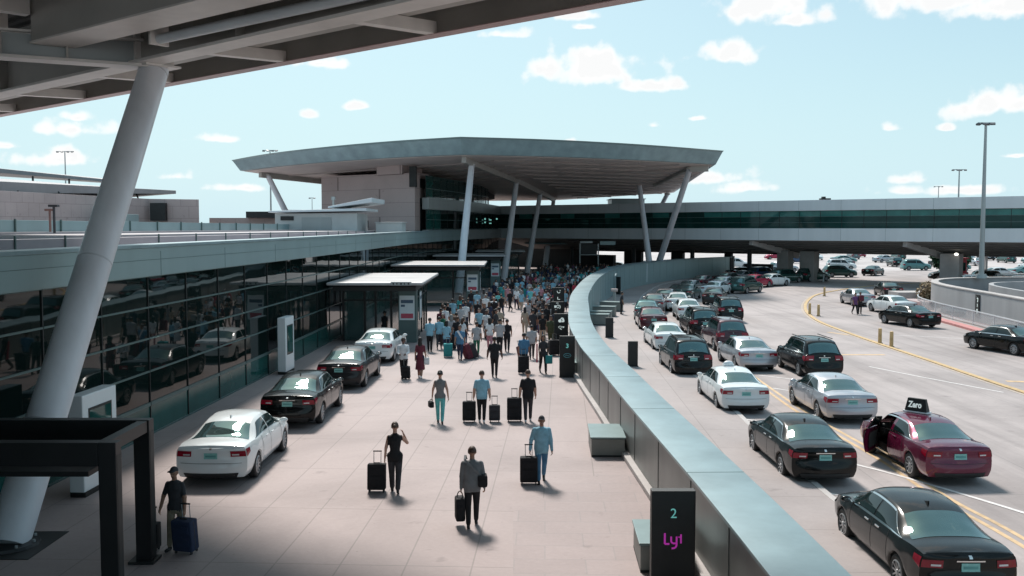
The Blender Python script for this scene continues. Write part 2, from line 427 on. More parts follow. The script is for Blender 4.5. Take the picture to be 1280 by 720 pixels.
# ================================================================ ground sheets
WALL = cr([(3.8,-12),(3.75,2),(3.6,10),(3.46,17.4),(3.15,26),(2.98,32),(2.75,39),(2.72,45),(3.1,52),(4.1,64),(7.0,84.3),(11.8,104.6),(20.6,123.4),(29.9,134.5)], 8)
RZ = -0.38; SC = 1.06
def rs(path): return [(a*SC, b*SC) for a, b in path]
KERB = cr(rs([(7.6,-12),(7.5,10),(7.3,24),(7.6,35),(7.75,48.5),(8.3,58),(9.0,66),(10.6,80),(12.8,92),(17.2,108),(24.5,121),(32.5,131)]), 8)
G0 = slab_mat('far_pavement', (0.46, 0.42, 0.41), 6, 6, 0, 0.03, (0.3, 0.28, 0.27), var=0.1, stain=0.3)
flat_sheet('ground', [(-2500,-400),(2500,-400),(2500,3500),(-2500,3500)], RZ-.03, G0)
PLAZAM = slab_mat('plaza_concrete', (0.345, 0.28, 0.268), 1.24, 3.55, R(3.0), 0.018, (0.25, 0.21, 0.20), 0.0, 0.07, 0.26, 0.7, seed=0.42, poll=0.02)
STONEM = slab_mat('stone_setts', (0.335, 0.272, 0.262), 1.35, 0.78, R(2.0), 0.016, (0.29, 0.25, 0.243), 0.43, 0.08, 0.22, 0.7, poll=0.05)
ROADM  = slab_mat('road_concrete', (0.365, 0.32, 0.308), 4.6, 6.0, R(1.0), 0.022, (0.30, 0.27, 0.26), 0.0, 0.07, 0.28, 0.75, tracks=True, poll=0.02)
WALKM  = slab_mat('walk_concrete', (0.335, 0.293, 0.283), 2.6, 2.6, R(2.0), 0.02, (0.25, 0.22, 0.21), 0.0, 0.07, 0.22, 0.75)
w2 = [(p.x, p.y) for p in WALL]
flat_sheet('plaza', [(-14,-12)] + w2 + [(29.9,170),(-20,170),(-20,60)], 0.0, PLAZAM)
flat_sheet('stone_paving', [(0.05,-10),(0.02,21.0),(3.3,25.9),(3.2,24),(3.45,17.4),(3.7,6),(3.8,-10)], 0.004, STONEM)
flat_sheet('road', [(4.2,-12)] + [(p[0]+.5, p[1]) for p in w2[1:]] + [(60,150),(120,150),(120,-12)], RZ-.012, ROADM)
walk = MB()
out = [(p[0]+0.9, p[1]) for p in w2]; kb = [(p.x, p.y) for p in KERB]
walk.prism(out + kb[::-1], RZ-.02, RZ+0.11)
tag(walk.build('pavement', WALKM, bevel=0), kind='structure')
kerbm = strip_along(KERB, -0.02, 0.16, RZ-0.02, RZ+0.125)
tag(kerbm.build('kerb', CONC, bevel=0.015), kind='structure')
# painted markings (4 mm sheets)
def line(name, path, w, m, z=-0.006, off=0):
    mb = MB(); ribbon(mb, [(q[0]*SC, q[1]*SC) for q in path], w, z+RZ, off); o = mb.build(name, m, fix=False)
    if o.data.polygons[0].normal.z < 0: o.data.flip_normals()
    return tag(o, kind='structure')
YL = cr([(10.2,8),(10.15,18.7),(9.95,22),(10.03,26),(9.85,31),(9.85,35),(10.2,44),(10.9,52)], 6)
line('yellow_lane_line', YL, 0.13, YELLOWF); line('yellow_lane_line', YL, 0.13, YELLOWF, off=0.30)
line('white_lane_line', cr([(9.0,25.6),(9.9,24.1),(11.36,20.94),(12.6,17.5),(13.4,13)], 6), 0.13, WLINE, -0.002)
line('white_lane_line', [(6.9,23.3),(8.4,21.6)], 0.11, WLINE)
line('white_lane_line', [(7.75,31.4),(9.4,29.6)], 0.11, WLINE)
line('white_lane_line', [(7.9,38.2),(9.0,36.6)], 0.11, WLINE)
line('white_lane_line', [(10.6,40.9),(12.6,39.0)], 0.11, WLINE)
line('white_lane_line', [(10.3,37.6),(11.6,36.0)], 0.11, WLINE)
line('white_lane_line', [(22.5,56.5),(26.8,54.0)], 0.12, WLINE)
line('white_lane_line', cr([(16.3,43.5),(17.4,40.4),(18.9,36.6)], 5), 0.12, WLINE)
line('yellow_tick', [(16.3,47.6),(18.6,47.6)], 0.35, YELLOWF); line('yellow_tick', [(20.4,39.3),(22.6,38.9)], 0.4, YELLOWF)
line('yellow_tick', [(19.2,58.0),(20.0,56.2)], 0.3, YELLOWF)
YK = cr([(19.9,14),(19.75,28),(19.66,36.45),(19.74,41.2),(19.89,45.6),(20.0,51.0),(20.24,57.5),(20.8,65),(22.6,73.6),(25.65,83),(29.4,91.6),(34.9,99.5),(41.3,106.5),(51,112.9)], 6)
tag(strip_along([(q[0]*SC, q[1]*SC) for q in YK], -0.13, 0.13, RZ-0.012, RZ+0.035).build('yellow_kerb', YELLOW, bevel=0.01), kind='structure')
line('kerb_shadow_edge', YK, 0.16, mat('tan_shadow_tone', (.42,.35,.29), .7, 0, .2, 3), -0.004, off=-0.26)  # shadow edge of the raised kerb, painted as a brown strip
# black drain pit round the near column's foot
tag(MB().bx(-11.2,-9.2,17.9,19.6,0.004,0.012).build('floor_grate', BLACKM), 'black square grate in the paving around the foot of the big leaning column', 'grate')

# ================================================================ curved divider wall
zt = lambda t: 1.55 if t < .45 else lerp(1.55, 2.3, min(1, (t-.45)/.33))
root = empty('divider_wall', (3.5, 20, 0), 0, 'long curved grey metal-panelled wall between plaza and road', 'wall')
def sub(o, r=root):
    o.parent = r; o.matrix_parent_inverse = Matrix.Translation(-Vector(r.location)); return o
LOC = lambda r: Matrix.Translation(-Vector(r.location))
body = strip_along(WALL, 0.06, 0.98, RZ-.05, lambda t: zt(t)-0.07).build('wall_panels', WALLP, smooth=True); sub(body)
cap = strip_along(WALL, -0.02, 1.10, lambda t: zt(t)-0.07, zt).build('wall_cap', TEALL, bevel=0.012, smooth=True); sub(cap)
# the road face is clad in teal-grey sheets
sub(strip_along(WALL, 0.98, 1.0, RZ-.05, lambda t: zt(t)-0.075).build('road_face', TEAL, smooth=True))
sub(strip_along(WALL, -0.12, 0.06, 0.0, 0.14).build('wall_plinth', CONC, bevel=0.02))
jm = MB(); cm_ = MB(); ns = normals2(WALL); acc = 0; last = WALL[0]; k = 0
for i, p in enumerate(WALL[1:-1], 1):
    seg = (p-last).length; acc += seg; last = p
    if acc > 2.3:
        acc = 0; t = i/(len(WALL)-1); n = ns[i]; a = math.atan2(n.y, n.x)
        for off, thick in ((0.055, 0.016), (1.002, 0.012)):
            jm.box(p.x+n.x*off, p.y+n.y*off, (0.14+zt(t)-0.09)/2+.02, thick, 0.014, zt(t)-0.26, a)
        k += 1
        if k % 2 == 0: cm_.box(p.x+n.x*.54, p.y+n.y*.54, zt(t)+0.0015, 1.12, 0.02, 0.005, a)
sub(jm.build('panel_joints', mat('joint_grey', (.09,.10,.095), .6))); sub(cm_.build('cap_joints', FRAME))
e = WALL[-1]; n = ns[-1]
sub(MB().box(e.x+n.x*.5+.25, e.y+n.y*.5+.2, 1.2, 1.15, .5, 2.4, math.atan2(n.y, n.x)).build('end_post', BLACKM, bevel=.01))
q = WALL[-14]; nq = ns[-14]
sub(MB().box(q.x+nq.x*1.02, q.y+nq.y*1.02, 1.1, .05, .22, 2.2, math.atan2(nq.y, nq.x)).build('cover_strip', WHITEP))

# ================================================================ low terminal building on the left
FAC = cr([(-12.3,-4),(-11.75,10),(-11.4,21),(-11.0,30),(-10.45,42),(-10.1,54),(-9.9,66),(-9.7,78),(-9.0,92),(-7.9,106),(-6.2,118),(-4.2,131),(-2.3,145)], 10)
bl = empty('terminal_building', (-11, 30, 0), 0, 'long low terminal with dark glass front and teal fascia left of the plaza', 'building')
# even stations along the facade, 3 m apart
def stations(path, step):
    out = [Vector(path[0])]; acc = 0.0
    for i in range(1, len(path)):
        a, b = Vector(path[i-1]), Vector(path[i]); seg = (b-a).length; d = 0
        while acc+seg-d >= step:
            d += step-acc; out.append(a+(b-a)*(d/seg)); acc = 0.0
        acc += seg-d
    return out
ST = stations(FAC, 3.0)
def facade_bay(a, b, z0, zs, glassm, parent, lowm=None, name='window', th=0.06, topm=None):
    """one bay: mullion-and-transom frame (sub-part) round one window of panes"""
    a = Vector(a[:2]); b = Vector(b[:2]); d = b-a; ang = math.atan2(d.y, d.x); mid = (a+b)/2; w = d.length
    g = MB()
    ms = [glassm]
    for i in range(len(zs)-1):
        if lowm is not None and i == 0: g.cur = 1
        elif topm is not None and i == len(zs)-2: g.cur = 1
        else: g.cur = 0
        g.box(mid.x, mid.y, (zs[i]+zs[i+1])/2, w-.05, .03, zs[i+1]-zs[i]-.05, ang)
    if lowm is not None: ms.append(lowm)
    if topm is not None: ms.append(topm)
    o = g.build(name, ms); sub(o, parent)
    f = MB(); nrm = Vector((d.y, -d.x)).normalized()
    for i, z in enumerate(zs):
        hh = .11 if (i == 1 and lowm is not None) else .05
        f.box(mid.x+nrm.x*.02, mid.y+nrm.y*.02, z, w-.042, .07, hh, ang)
    f.cur = 1; f.box(a.x+nrm.x*.015, a.y+nrm.y*.015, (zs[0]+zs[-1])/2, .04, .06, zs[-1]-zs[0], ang)
    fo = f.build('frame', [FRAME, BLACKM]); fo.parent = o
    return o
for i in range(len(ST)-1):
    if ST[i].y > 112: break
    facade_bay(ST[i], ST[i+1], 0, [.03,.95,1.95,2.95,3.9,4.84], GLASS, bl, GLASSG)
FASC = [p for p in FAC if p[1] < 118]
ftop = lambda t: 5.62 + .35*t
sub(strip_along(FASC, -.05, .45, 4.88, ftop).build('fascia', TEAL, bevel=.015), bl)
sub(strip_along(FASC, -.30, .50, lambda t: ftop(t)+.003, lambda t: ftop(t)+.10).build('fascia_coping', TEALL, bevel=.01), bl)
fj = MB(); fn = normals2(FASC)
for i in range(4, len(FASC), 5):
    p = FASC[i]; n = fn[i]; fj.box(p.x+n.x*.452, p.y+n.y*.452, 5.25, .008, .02, .72, math.atan2(n.y, n.x))
fj2 = strip_along(FASC, .448, .456, 5.36, 5.375, fj)
sub(fj2.build('fascia_joints', FRAME), bl)
inner = [(p.x-.12, p.y) for p in FASC]
sub(MB().prism(inner + [(-60,118),(-60,-4)], 4.9, 5.55).build('roof', ROOFM), bl)
# dark interior: back wall, floor edge so that nothing shines through
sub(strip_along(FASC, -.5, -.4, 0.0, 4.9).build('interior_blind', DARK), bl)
# stepped roof upstands behind the fascia
def offp(path, off): 
    ns_ = normals2(path); return [Vector((p[0]+ns_[i].x*off, p[1]+ns_[i].y*off)) for i, p in enumerate(path)]
sub(strip_along(offp(FASC, -2.6), -.1, .1, 5.55, 5.98).build('roof_upstand', mat('mauve_roof_panel', (0.36,0.32,0.34), .6, 0, .1, .8), bevel=.01), bl)
sub(strip_along(offp(FASC, -3.4), -4.0, .4, 5.98, 6.06).build('roof_ledge', ROOFM), bl)
rp = MB(); r2 = offp(FASC, -2.48); rn = normals2(r2)
for i in range(2, len(r2), 3):
    rp.box(r2[i].x, r2[i].y, 5.83, .05, .05, .5)
sub(rp.build('upstand_posts', FRAME), bl)
rr = offp(FASC, -9.5)
sub(strip_along(rr, -.06, .06, 6.10, 6.62).build('roof_screen', mat('teal_roof_screen', (0.24,0.34,0.35), .4, .1, .1, .6), bevel=.01), bl)
rp = MB()
for i in range(1, len(rr), 3): sub(MB().box(rr[i].x+.09, rr[i].y, 6.36, .07, .07, .62).build('screen_post', FRAME), bl)
sub(strip_along(offp(FASC, -8.6), -12, .3, 5.9, 6.14).build('upper_roof', ROOFM), bl)
# small clutter on the roof
for i, (x, y, h) in enumerate([(-19.2,40,.95),(-17.6,37,1.05)]):
    o = MB().tube((x,y,6.1),(x,y,6.1+h),.05,.05,8).box(x,y,6.1+h,.35,.2,.09).build('roof_vent', mat('vent_rust' if i == 0 else 'vent_dark', (.30,.17,.15) if i == 0 else (.06,.06,.07), .6))
    tag(o, ['thin rusty T-topped vent pipe on the roof left of the big column', 'dark T-topped vent pipe on the roof, just right of the rusty one'][i], 'vent pipe')
# rooftop plant room with wing-shaped cover
pr = empty('plant_room', (-17, 84, 5.6), 0, 'pale rooftop plant room with flared lid in front of the pink stone block', 'plant room')
sub(MB().bx(-20.2,-13.2,82,88,5.55,7.55).build('housing', mat('pale_plant_metal', (.50,.52,.51), .5, .1, .08, .7), bevel=.03), pr)
sub(MB().bx(-17.9,-15.4,81.9,81.99,5.8,7.2).build('louvre_panel', GREYM), pr)
sub(MB().bx(-19.7,-18.6,81.9,81.99,6.95,7.3).build('dark_vent', BLACKM), pr)
lid = MB(); lid.prism([(-20.6,81.3),(-12.3,81.3),(-12.3,88.4),(-20.6,88.4)], [7.6,7.75,7.75,7.6], [7.75,7.98,7.98,7.75]); sub(lid.build('lid', WHITEP, bevel=.03), pr)
fl = MB(); fl.prism([(-15.6,81.6),(-11.8,81.2),(-11.6,87.8),(-15.4,87.8)], [7.98,8.45,8.45,7.98], [8.12,8.85,8.85,8.12]); sub(fl.build('flared_cover', WHITEP, bevel=.04), pr)
tag(MB().bx(-11.9,-9.6,84,87,5.6,6.75).bx(-12.0,-9.5,83.9,87.1,6.76,6.82).build('roof_hatch', mat('pale_plant_metal', (.5,.52,.51)), bevel=.02), 'small pale roof hatch box right of the plant room', 'roof hatch')
tag(MB().tube((-16.6,89.5,5.9),(-16.6,89.5,8.9),.10,.10,8).tube((-16.6,89.5,8.9),(-16.6,89.5,9.2),.2,.2,8).build('exhaust_pipe', GREYM), 'thin grey exhaust pipe rising behind the plant room', 'pipe')

# ================================================================ pink stone block and glazed terminal
sb = empty('stone_building', (-15, 106, 0), 0, 'pink stone-clad block under the left side of the big canopy', 'building')
sub(MB().prism([(-10.2,101.2),(-9.3,107.5),(-19.5,119),(-21.9,110.8)], 5.0, [12.1,12.3,12.1,12.2]).build('stone_walls', STONE, bevel=.02), sb)
sub(MB().prism([(-11.6,101.9),(-10.0,107.0),(-14,111),(-14.6,104.2)], 12.0, 13.0).build('upper_wall', STONE), sb)
sub(MB().bx(-10.75,-10.0,100.9,101.6,10.6,12.75).build('corner_slot', BLACKM), sb)
sub(MB().tube((-14.6,103.0,8.8),(-14.6,102.9,9.1),.12,.12,8).build('wall_light', BLACKM), sb)
sub(MB().bx(-17.2,-15.5,103.6,103.9,6.3,7.1).build('low_vent', BLACKM), sb)
TB = cr([(-9.25,103.2),(-7.2,112),(-5.2,122),(-3.4,133),(-2.0,144.5)], 6)
tb = empty('glass_terminal', (0, 125, 0), 0, 'dark glazed main terminal with grey storey bands beneath the big canopy', 'building')
sub(strip_along(TB, -.4, .35, 4.9, 6.1).build('lower_band', GREYM, bevel=.02), tb)
sub(strip_along(TB, -.4, .35, 8.3, 9.55).build('upper_band', GREYM, bevel=.02), tb)
TS = stations(TB, 2.6)
for i in range(len(TS)-1):
    facade_bay(TS[i], TS[i+1], 0, [6.12,7.2,8.28], GLASSG if i < 2 else GLASS, tb)
    facade_bay(TS[i], TS[i+1], 0, [.03,1.6,3.2,4.88], GLASS, tb)
    if i < 12:
        o = facade_bay(TS[i], TS[i+1], 0, [9.57,10.55,11.9], GLASSG if i < 1 else CLEAR, tb, name='clerestory_window')
TBb = [(p.x-.6, p.y+.2) for p in TB]
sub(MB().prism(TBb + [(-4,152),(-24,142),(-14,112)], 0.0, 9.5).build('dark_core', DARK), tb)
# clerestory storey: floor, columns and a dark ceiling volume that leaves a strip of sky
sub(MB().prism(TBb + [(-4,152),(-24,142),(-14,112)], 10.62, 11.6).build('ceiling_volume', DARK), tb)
cc = MB()
for i, p in enumerate(TS):
    cc.box(p.x-3, p.y+6, 10.1, .5, .5, 1.1); cc.box(p.x-1.6, p.y+2.6, 10.1, .25, .25, 1.1)
sub(cc.build('storey_columns', BLACKM), tb)
# lit interior signs seen through the dark glass
LITT = emis('lit_teal_panel', (0.16, 0.42, 0.38), 0.9); LITW = emis('lit_white_panel', (0.55, 0.62, 0.62), 0.9)
ls = MB()
for (x, y, z, w, h) in [(-4.0,128.0,7.5,.6,.22),(-4.0,128.0,7.05,.6,.18),(-3.4,132.0,7.4,1.3,.14),(-3.4,132,6.95,1.3,.12),(-2.6,138,7.6,.8,.2)]:
    ls.box(x+.42, y-.1, z, w, .05, h, R(79))
sub(ls.build('lit_display', LITT), tb)

# ================================================================ link bridge
def bp(t, back=0.0):      # along the front face of the bridge; t = metres from its left end
    d = Vector((27.6,-23)).normalized(); n = Vector((23, 27.6)).normalized()
    return Vector((6.9,138)) + d*t + n*back
br = empty('link_bridge', (40, 112, 0), 0, 'long glazed link bridge with pale metal bands spanning the road', 'bridge')
def bband(name, t0, t1, f, b, z0, z1, m, bev=.02):
    q = [bp(t0,f), bp(t1,f), bp(t1,b), bp(t0,b)]
    return sub(MB().prism([(v.x, v.y) for v in q], z0, z1).build(name, m, bevel=bev), br)
LB = 92
bband('lower_band', -12, LB, -.25, .3, 4.8, 6.25, WHITEP); bband('upper_band', -12, LB, -.3, .4, 8.35, 9.6, WHITEP)
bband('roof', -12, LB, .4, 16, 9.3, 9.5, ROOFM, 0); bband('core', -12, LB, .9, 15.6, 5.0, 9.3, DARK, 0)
nb = 36
GLASSR = glassmat('teal_bridge_glass', (0.03, 0.15, 0.135), 0.05, 1.4, 0.05)
for i in range(-5, nb):
    a, b = bp(i*LB/nb, .05), bp((i+1)*LB/nb, .05)
    facade_bay(a, b, 0, [6.27,6.95,7.65,8.33], GLASSB, br, topm=GLASSR if i > 9 or i % 3 == 0 else None)
bj = MB(); ang = math.atan2(-23, 27.6)
for i in range(1, nb//2):
    p = bp(i*LB/nb*2, -.252); bj.box(p.x, p.y, 5.52, .02, .012, 1.4, ang)
    p = bp(i*LB/nb*2, -.302); bj.box(p.x, p.y, 8.97, .02, .012, 1.2, ang)
sub(bj.build('band_joints', FRAME), br)
# soffit: a concrete hull sloping down and back, with ribs
so = MB(); a0, a1, b0, b1, c0, c1 = bp(-12,.05), bp(LB,.05), bp(-12,9), bp(LB,9), bp(-12,16), bp(LB,16)
so.add([(a0.x,a0.y,4.79),(a1.x,a1.y,4.79),(b1.x,b1.y,3.05),(b0.x,b0.y,3.05),(c0.x,c0.y,4.6),(c1.x,c1.y,4.6)], [(0,1,2,3),(3,2,5,4),(0,3,4),(1,5,2),(0,4,5,1)])
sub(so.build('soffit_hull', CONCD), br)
rb = MB()
for s_ in range(1, 7):
    f = s_*1.35; z = 4.79-(f/9)*1.74
    p, q = bp(.5,f), bp(LB-.5,f); rb.bar((p.x,p.y,z-.03),(q.x,q.y,z-.03), .12, .10)
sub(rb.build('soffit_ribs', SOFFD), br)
for t in (32.0, 50.6, 72):
    a, b = bp(t-2.6, .3), bp(t, 8.5)
    m1 = MB(); m1.bar((a.x,a.y,4.55),(b.x,b.y,2.7), .55, .7); sub(m1.build('bracket_arm', CONC, bevel=.03), br)
for i, (t, w) in enumerate([(31.4,1.5),(34.6,1.9),(51.4,2.1),(73,2.4)]):
    p = bp(t, 6.0)
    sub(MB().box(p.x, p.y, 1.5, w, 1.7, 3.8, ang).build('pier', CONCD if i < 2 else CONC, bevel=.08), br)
    if i == 2: sub(MB().ellipsoid((p.x-.2,p.y-1.6,3.35),(.22,.22,.16)).build('floodlight', emis('lit_lamp', (1,.95,.85), 2.0)), br)
tag(MB().bx(14.6,19.4,141,147,9.5,10.5).bx(14.4,19.6,140.8,147.2,10.51,10.6).build('roof_plant_box', GREYM, bevel=.02), 'low pale plant box standing on the bridge roof behind the canopy', 'plant box')
tag(MB().bx(37.4,38.6,116.6,117.4,9.5,9.9).bx(37.6,38.0,116.7,117.2,9.9,10.1).build('roof_plant_box', BLACKM, bevel=.02), 'tiny dark box on the bridge roof right of the canopy corner', 'plant box')

uc = empty('shade_fill_block', (10, 150, 0), 0, 'dark block added to fill in the shade beneath the link bridge', 'building')  # dark masses added to deepen the shade under the bridge
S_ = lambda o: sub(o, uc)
def ub(t0, t1, b0, b1, z0, z1, m, n='wall'):  # dark parts made here stand in for shade, walls included
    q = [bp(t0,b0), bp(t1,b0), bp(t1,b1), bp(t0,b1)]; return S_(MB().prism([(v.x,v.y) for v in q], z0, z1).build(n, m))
ub(-26, 29, 11.5, 12.2, 2.75, 4.7, DARK, 'shade_fill_top'); ub(-26, -2, 11.5, 12.2, 0, 2.74, DARK); ub(-26, -8, 16, 18, 4.72, 9.2, DARK)
for t0, t1, hh in ((-2,1.5,2.2),(3.4,6.4,2.74),(7.5,10,1.5),(11.5,13.4,2.74),(14.6,18.5,1.7),(20,21,2.74),(23,27,1.4)): ub(t0, t1, 11.5, 12.2, 0, hh, DARK, 'shade_fill_panel')
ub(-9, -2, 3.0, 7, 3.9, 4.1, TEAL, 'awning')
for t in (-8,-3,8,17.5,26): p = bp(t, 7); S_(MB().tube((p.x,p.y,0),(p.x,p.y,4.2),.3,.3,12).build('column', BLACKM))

# ================================================================ the big canopy
def zr(x, y): return 17.08-.04*y
ea = [tuple(p) for p in cr([(-30.6,108.7),(-24.6,103.3),(-17.6,98.6),(-11.0,95.2),(-4.8,93.0)], 4)]
eb = [tuple(p) for p in cr([(-4.8,93.0),(4.0,94.7),(12.8,97.7),(21.5,101.9)], 4)]
CP = ea[:-1] + eb + [(23.6,140.6),(7.8,156),(-15,160),(-24.4,124.4)]
big = empty('main_canopy', (0, 95, 0), 0, 'huge pale angular canopy roof raised on slanted columns at the end of the plaza', 'canopy')
cx, cy = -2.0, 122.0
out = []
for x, y in CP:
    d = Vector((x-cx, y-cy)).normalized(); out.append((x+d.x*.75, y+d.y*.75))
up = [lerp(1.0,1.45,(i/(len(ea)-1))**.7) for i in range(len(ea)-1)]+[lerp(1.45,1.22,(i/(len(eb)-1))**1.3) for i in range(len(eb))]+[1.2,1.2,1.2,1.1]
zb = [zr(x,y) for x,y in CP]; ztp = [zb[i]+up[i] for i in range(len(CP))]
mbc = MB(); mbc.prism(CP, zb, ztp, topshift=out); sub(mbc.build('roof_shell', TEALL), big)
lip = MB(); lip.prism(out, [z+.004 for z in ztp], [z+.16 for z in ztp], topshift=[(lerp(cx,x,1.006), lerp(cy,y,1.006)) for x,y in out]); sub(lip.build('roof_lip', TEAL), big)
# soffit sheet just below, inset so the fascia's lower edge reads
ins = [(lerp(cx,x,.985), lerp(cy,y,.985)) for x,y in CP]
sf = MB(); sf.prism(ins, [zr(x,y)-.06 for x,y in ins], [zr(x,y)-.01 for x,y in ins]); sub(sf.build('soffit', SOFF), big)
# purlins parallel to the right front edge, beams from the front corner backwards
from mathutils.geometry import intersect_line_line_2d
def clip_seg(p, d, poly):
    p = Vector(p); d = Vector(d).normalized(); ts = []
    for i in range(len(poly)):
        a = Vector(poly[i]); b = Vector(poly[(i+1) % len(poly)])
        h = intersect_line_line_2d(a, b, p-d*300, p+d*300)
        if h: ts.append((h-p).dot(d))
    if len(ts) < 2: return None
    return p+d*min(ts), p+d*max(ts)
small = [(lerp(cx,x,.965), lerp(cy,y,.965)) for x,y in CP]
pm = MB()
for k in range(1, 13):
    s_ = clip_seg((8, 96.5+k*4.4), (26.3, 8.9), small)
    if s_:
        a, b = s_
        if a.x < -3+k*1.1: 
            fr = ((-3+k*1.1)-a.x)/(b.x-a.x); a = a+(b-a)*fr
        pm.bar((a.x,a.y,zr(a.x,a.y)-.12),(b.x,b.y,zr(b.x,b.y)-.12), .22, .13)
for k in range(1, 6):
    s_ = clip_seg((-14, 101+k*4.8), (-25.8, 15.7), small)
    if s_:
        a, b = s_
        if b.x > -4+k*.6 :
            fr = ((-4+k*.6)-a.x)/(b.x-a.x); b = a+(b-a)*max(.02,fr)
        if a.x > b.x: a, b = b, a
        pm.bar((a.x,a.y,zr(a.x,a.y)-.12),(b.x,b.y,zr(b.x,b.y)-.12), .22, .13)
sub(pm.build('purlins', mat('purlin_paint', (0.38,0.33,0.31), .6, 0, .1, .5)), big)
def beam(a, b, w=.45, h=.6, drop=.36):
    m1 = MB(); m1.bar((a[0],a[1],zr(*a)-drop),(b[0],b[1],zr(*b)-drop), w, h); sub(m1.build('beam', BEAMP), big)
beam((-4.7,94.2),(-4.04,97.2)); beam((-4.04,97.2),(.55,117.6)); beam((.55,117.6),(4.0,136)); beam((4.0,136),(6.5,150))
beam((19.1,103.4),(20.9,102.8)); beam((19.1,103.6),(18.6,126),.3,.4,.2); beam((-28.6,109.6),(-20,124)); 
# slanted round columns (parts of the canopy)
def lean(a, b, r0, r1, m=COLP, root_=big, n='column'):
    o = MB().tube(a, b, r0, r1, 20).build(n, m, smooth=True); sub(o, root_)
    return o
for a, b in [((-5.1,91.2,0),(-4.04,97.2,12.8)), ((-1.0,113.2,0),(.55,117.8,12.0)), ((2.0,131,0),(4.0,136,11.3)), ((5.0,146,0),(6.5,150,10.8)),
             ((18.0,121.6,0),(19.1,103.6,12.7)), ((17.7,121.9,0),(16.7,126.6,12.0)), ((19.4,158,0),(22.4,139,11.2)),
             ((-22.9,114.5,0),(-28.0,110.4,12.4))]:
    lean(a, b, .42, .30)
    bb = Vector(b)
    sub(MB().tube((bb.x,bb.y,bb.z-.12),(bb.x,bb.y,bb.z+.1),.42,.42,16).build('column_head', BEAMP), big)

# ================================================================ near canopy overhead
ncn = empty('near_canopy', (-10, 26, 10), 0, 'steel canopy close overhead with deep girders at the top left', 'canopy')
ED = Vector((24.16,-20.72)).normalized(); EN = Vector((-ED.y, ED.x))      # EN points outwards (to +x +y)
if EN.y < 0: EN = -EN
E0 = Vector((-21.53, 40.74))
def ep(t, back=0.0): return E0 + ED*t - EN*back
def nb_(name, t0, t1, b0, b1, z0, z1, m, bev=.012):
    q = [ep(t0,b0), ep(t1,b0), ep(t1,b1), ep(t0,b1)]
    return sub(MB().prism([(v.x,v.y) for v in q], z0, z1).build(name, m, bevel=bev), ncn)
T0, T1 = -14, 46
nb_('edge_fascia', T0, T1, -.05, .18, 11.0, 12.3, BEAMP)
nb_('edge_flange', T0, T1, -.10, .30, 10.97, 11.0, mat('pinkish_flange', (.46,.33,.32), .5, 0, .1, 1))
nb_('edge_soffit', T0, T1, .18, 2.6, 11.55, 11.62, BEAMP)
nb_('edge_rail', T0, T1, 1.15, 1.45, 11.25, 11.54, BEAMP)
# main girder (I-section) through the column head
GB = 3.78
nb_('girder_bottom_flange', T0, T1, GB-.32, GB+.32, 10.60, 10.68, BEAML)
nb_('girder_web', T0, T1, GB-.04, GB+.04, 10.68, 12.35, BEAMP); nb_('girder_top_flange', T0, T1, GB-.3, GB+.3, 12.35, 12.42, BEAMP)
for t in range(-10, 46, 6):
    a, b = ep(t, .2), ep(t, GB-.3)
    m1 = MB(); m1.bar((a.x,a.y,11.14),(b.x,b.y,11.0), .28, .30); sub(m1.build('outrigger', BEAML, bevel=.01), ncn)
for t in (-2, 4.2, 10.4, 23.5, 29.7, 36):
    p = ep(t, GB+.16); sub(MB().box(p.x,p.y,11.5,.03,.26,1.64, math.atan2(ED.y,ED.x)).build('web_stiffener', BEAMP), ncn)
# column and its head plates
ctop = Vector((-9.55, 25.95, 10.55))
lean((-10.05,18.75,0), tuple(ctop), .41, .375, COLP, ncn, 'column')
hp = ctop
cb_ = Vector((-10.05,18.75,0)); cd_ = (ctop-cb_)
for f_ in (.2, .52, .985):
    a_ = cb_+cd_*f_; r_ = lerp(.41,.375,f_)+.004
    sub(MB().tube(a_, a_+cd_.normalized()*.035, r_, r_, 28).build('weld_ring', mat('weld_paint', (.50,.51,.53), .5), smooth=True), ncn)
sub(MB().tube((-10.05,18.75,.012),(-10.05,18.75,.07),.62,.60,24).build('base_plate', BLACK), ncn)
bo = MB()
for k in range(8):
    t_ = k*math.pi/4; bo.tube((-10.05+.54*math.cos(t_),18.75+.54*math.sin(t_),.07),(-10.05+.54*math.cos(t_),18.75+.54*math.sin(t_),.12),.03,.03,6)
sub(bo.build('anchor_bolts', GREYM), ncn)
m1 = MB(); d = ED; m1.box(hp.x,hp.y,11.45,.10,1.1,1.75, math.atan2(EN.y,EN.x)+R(90)); sub(m1.build('gusset', BEAML, bevel=.01), ncn)
m1 = MB(); m1.box(hp.x,hp.y,10.58,1.0,1.0,.06, math.atan2(ED.y,ED.x)); sub(m1.build('cap_plate', BEAML, bevel=.01), ncn)
# transverse beam from the column head to the left
TD = Vector((-12.82-(-9.6), 24.36-25.91)).normalized()
def trans(name, s0, s1, w, z0, z1, m):
    a = Vector((-9.75,25.7))+TD*s0; b = Vector((-9.75,25.7))+TD*s1; zc = (z0+z1)/2
    m1 = MB(); m1.bar((a.x,a.y,zc),(b.x,b.y,zc), w, z1-z0); return sub(m1.build(name, m, bevel=.01), ncn)
trans('transverse_flange', -.1, 14, .62, 10.52, 10.60, BEAML); trans('transverse_web', .0, 14, .06, 10.61, 11.18, GREYM); trans('transverse_top_flange', 0, 14, .5, 11.19, 11.25, BEAML)
for s_ in (1.8, 3.3): trans('transverse_stiffener', s_, s_+.05, .5, 10.61, 11.17, BEAMP)
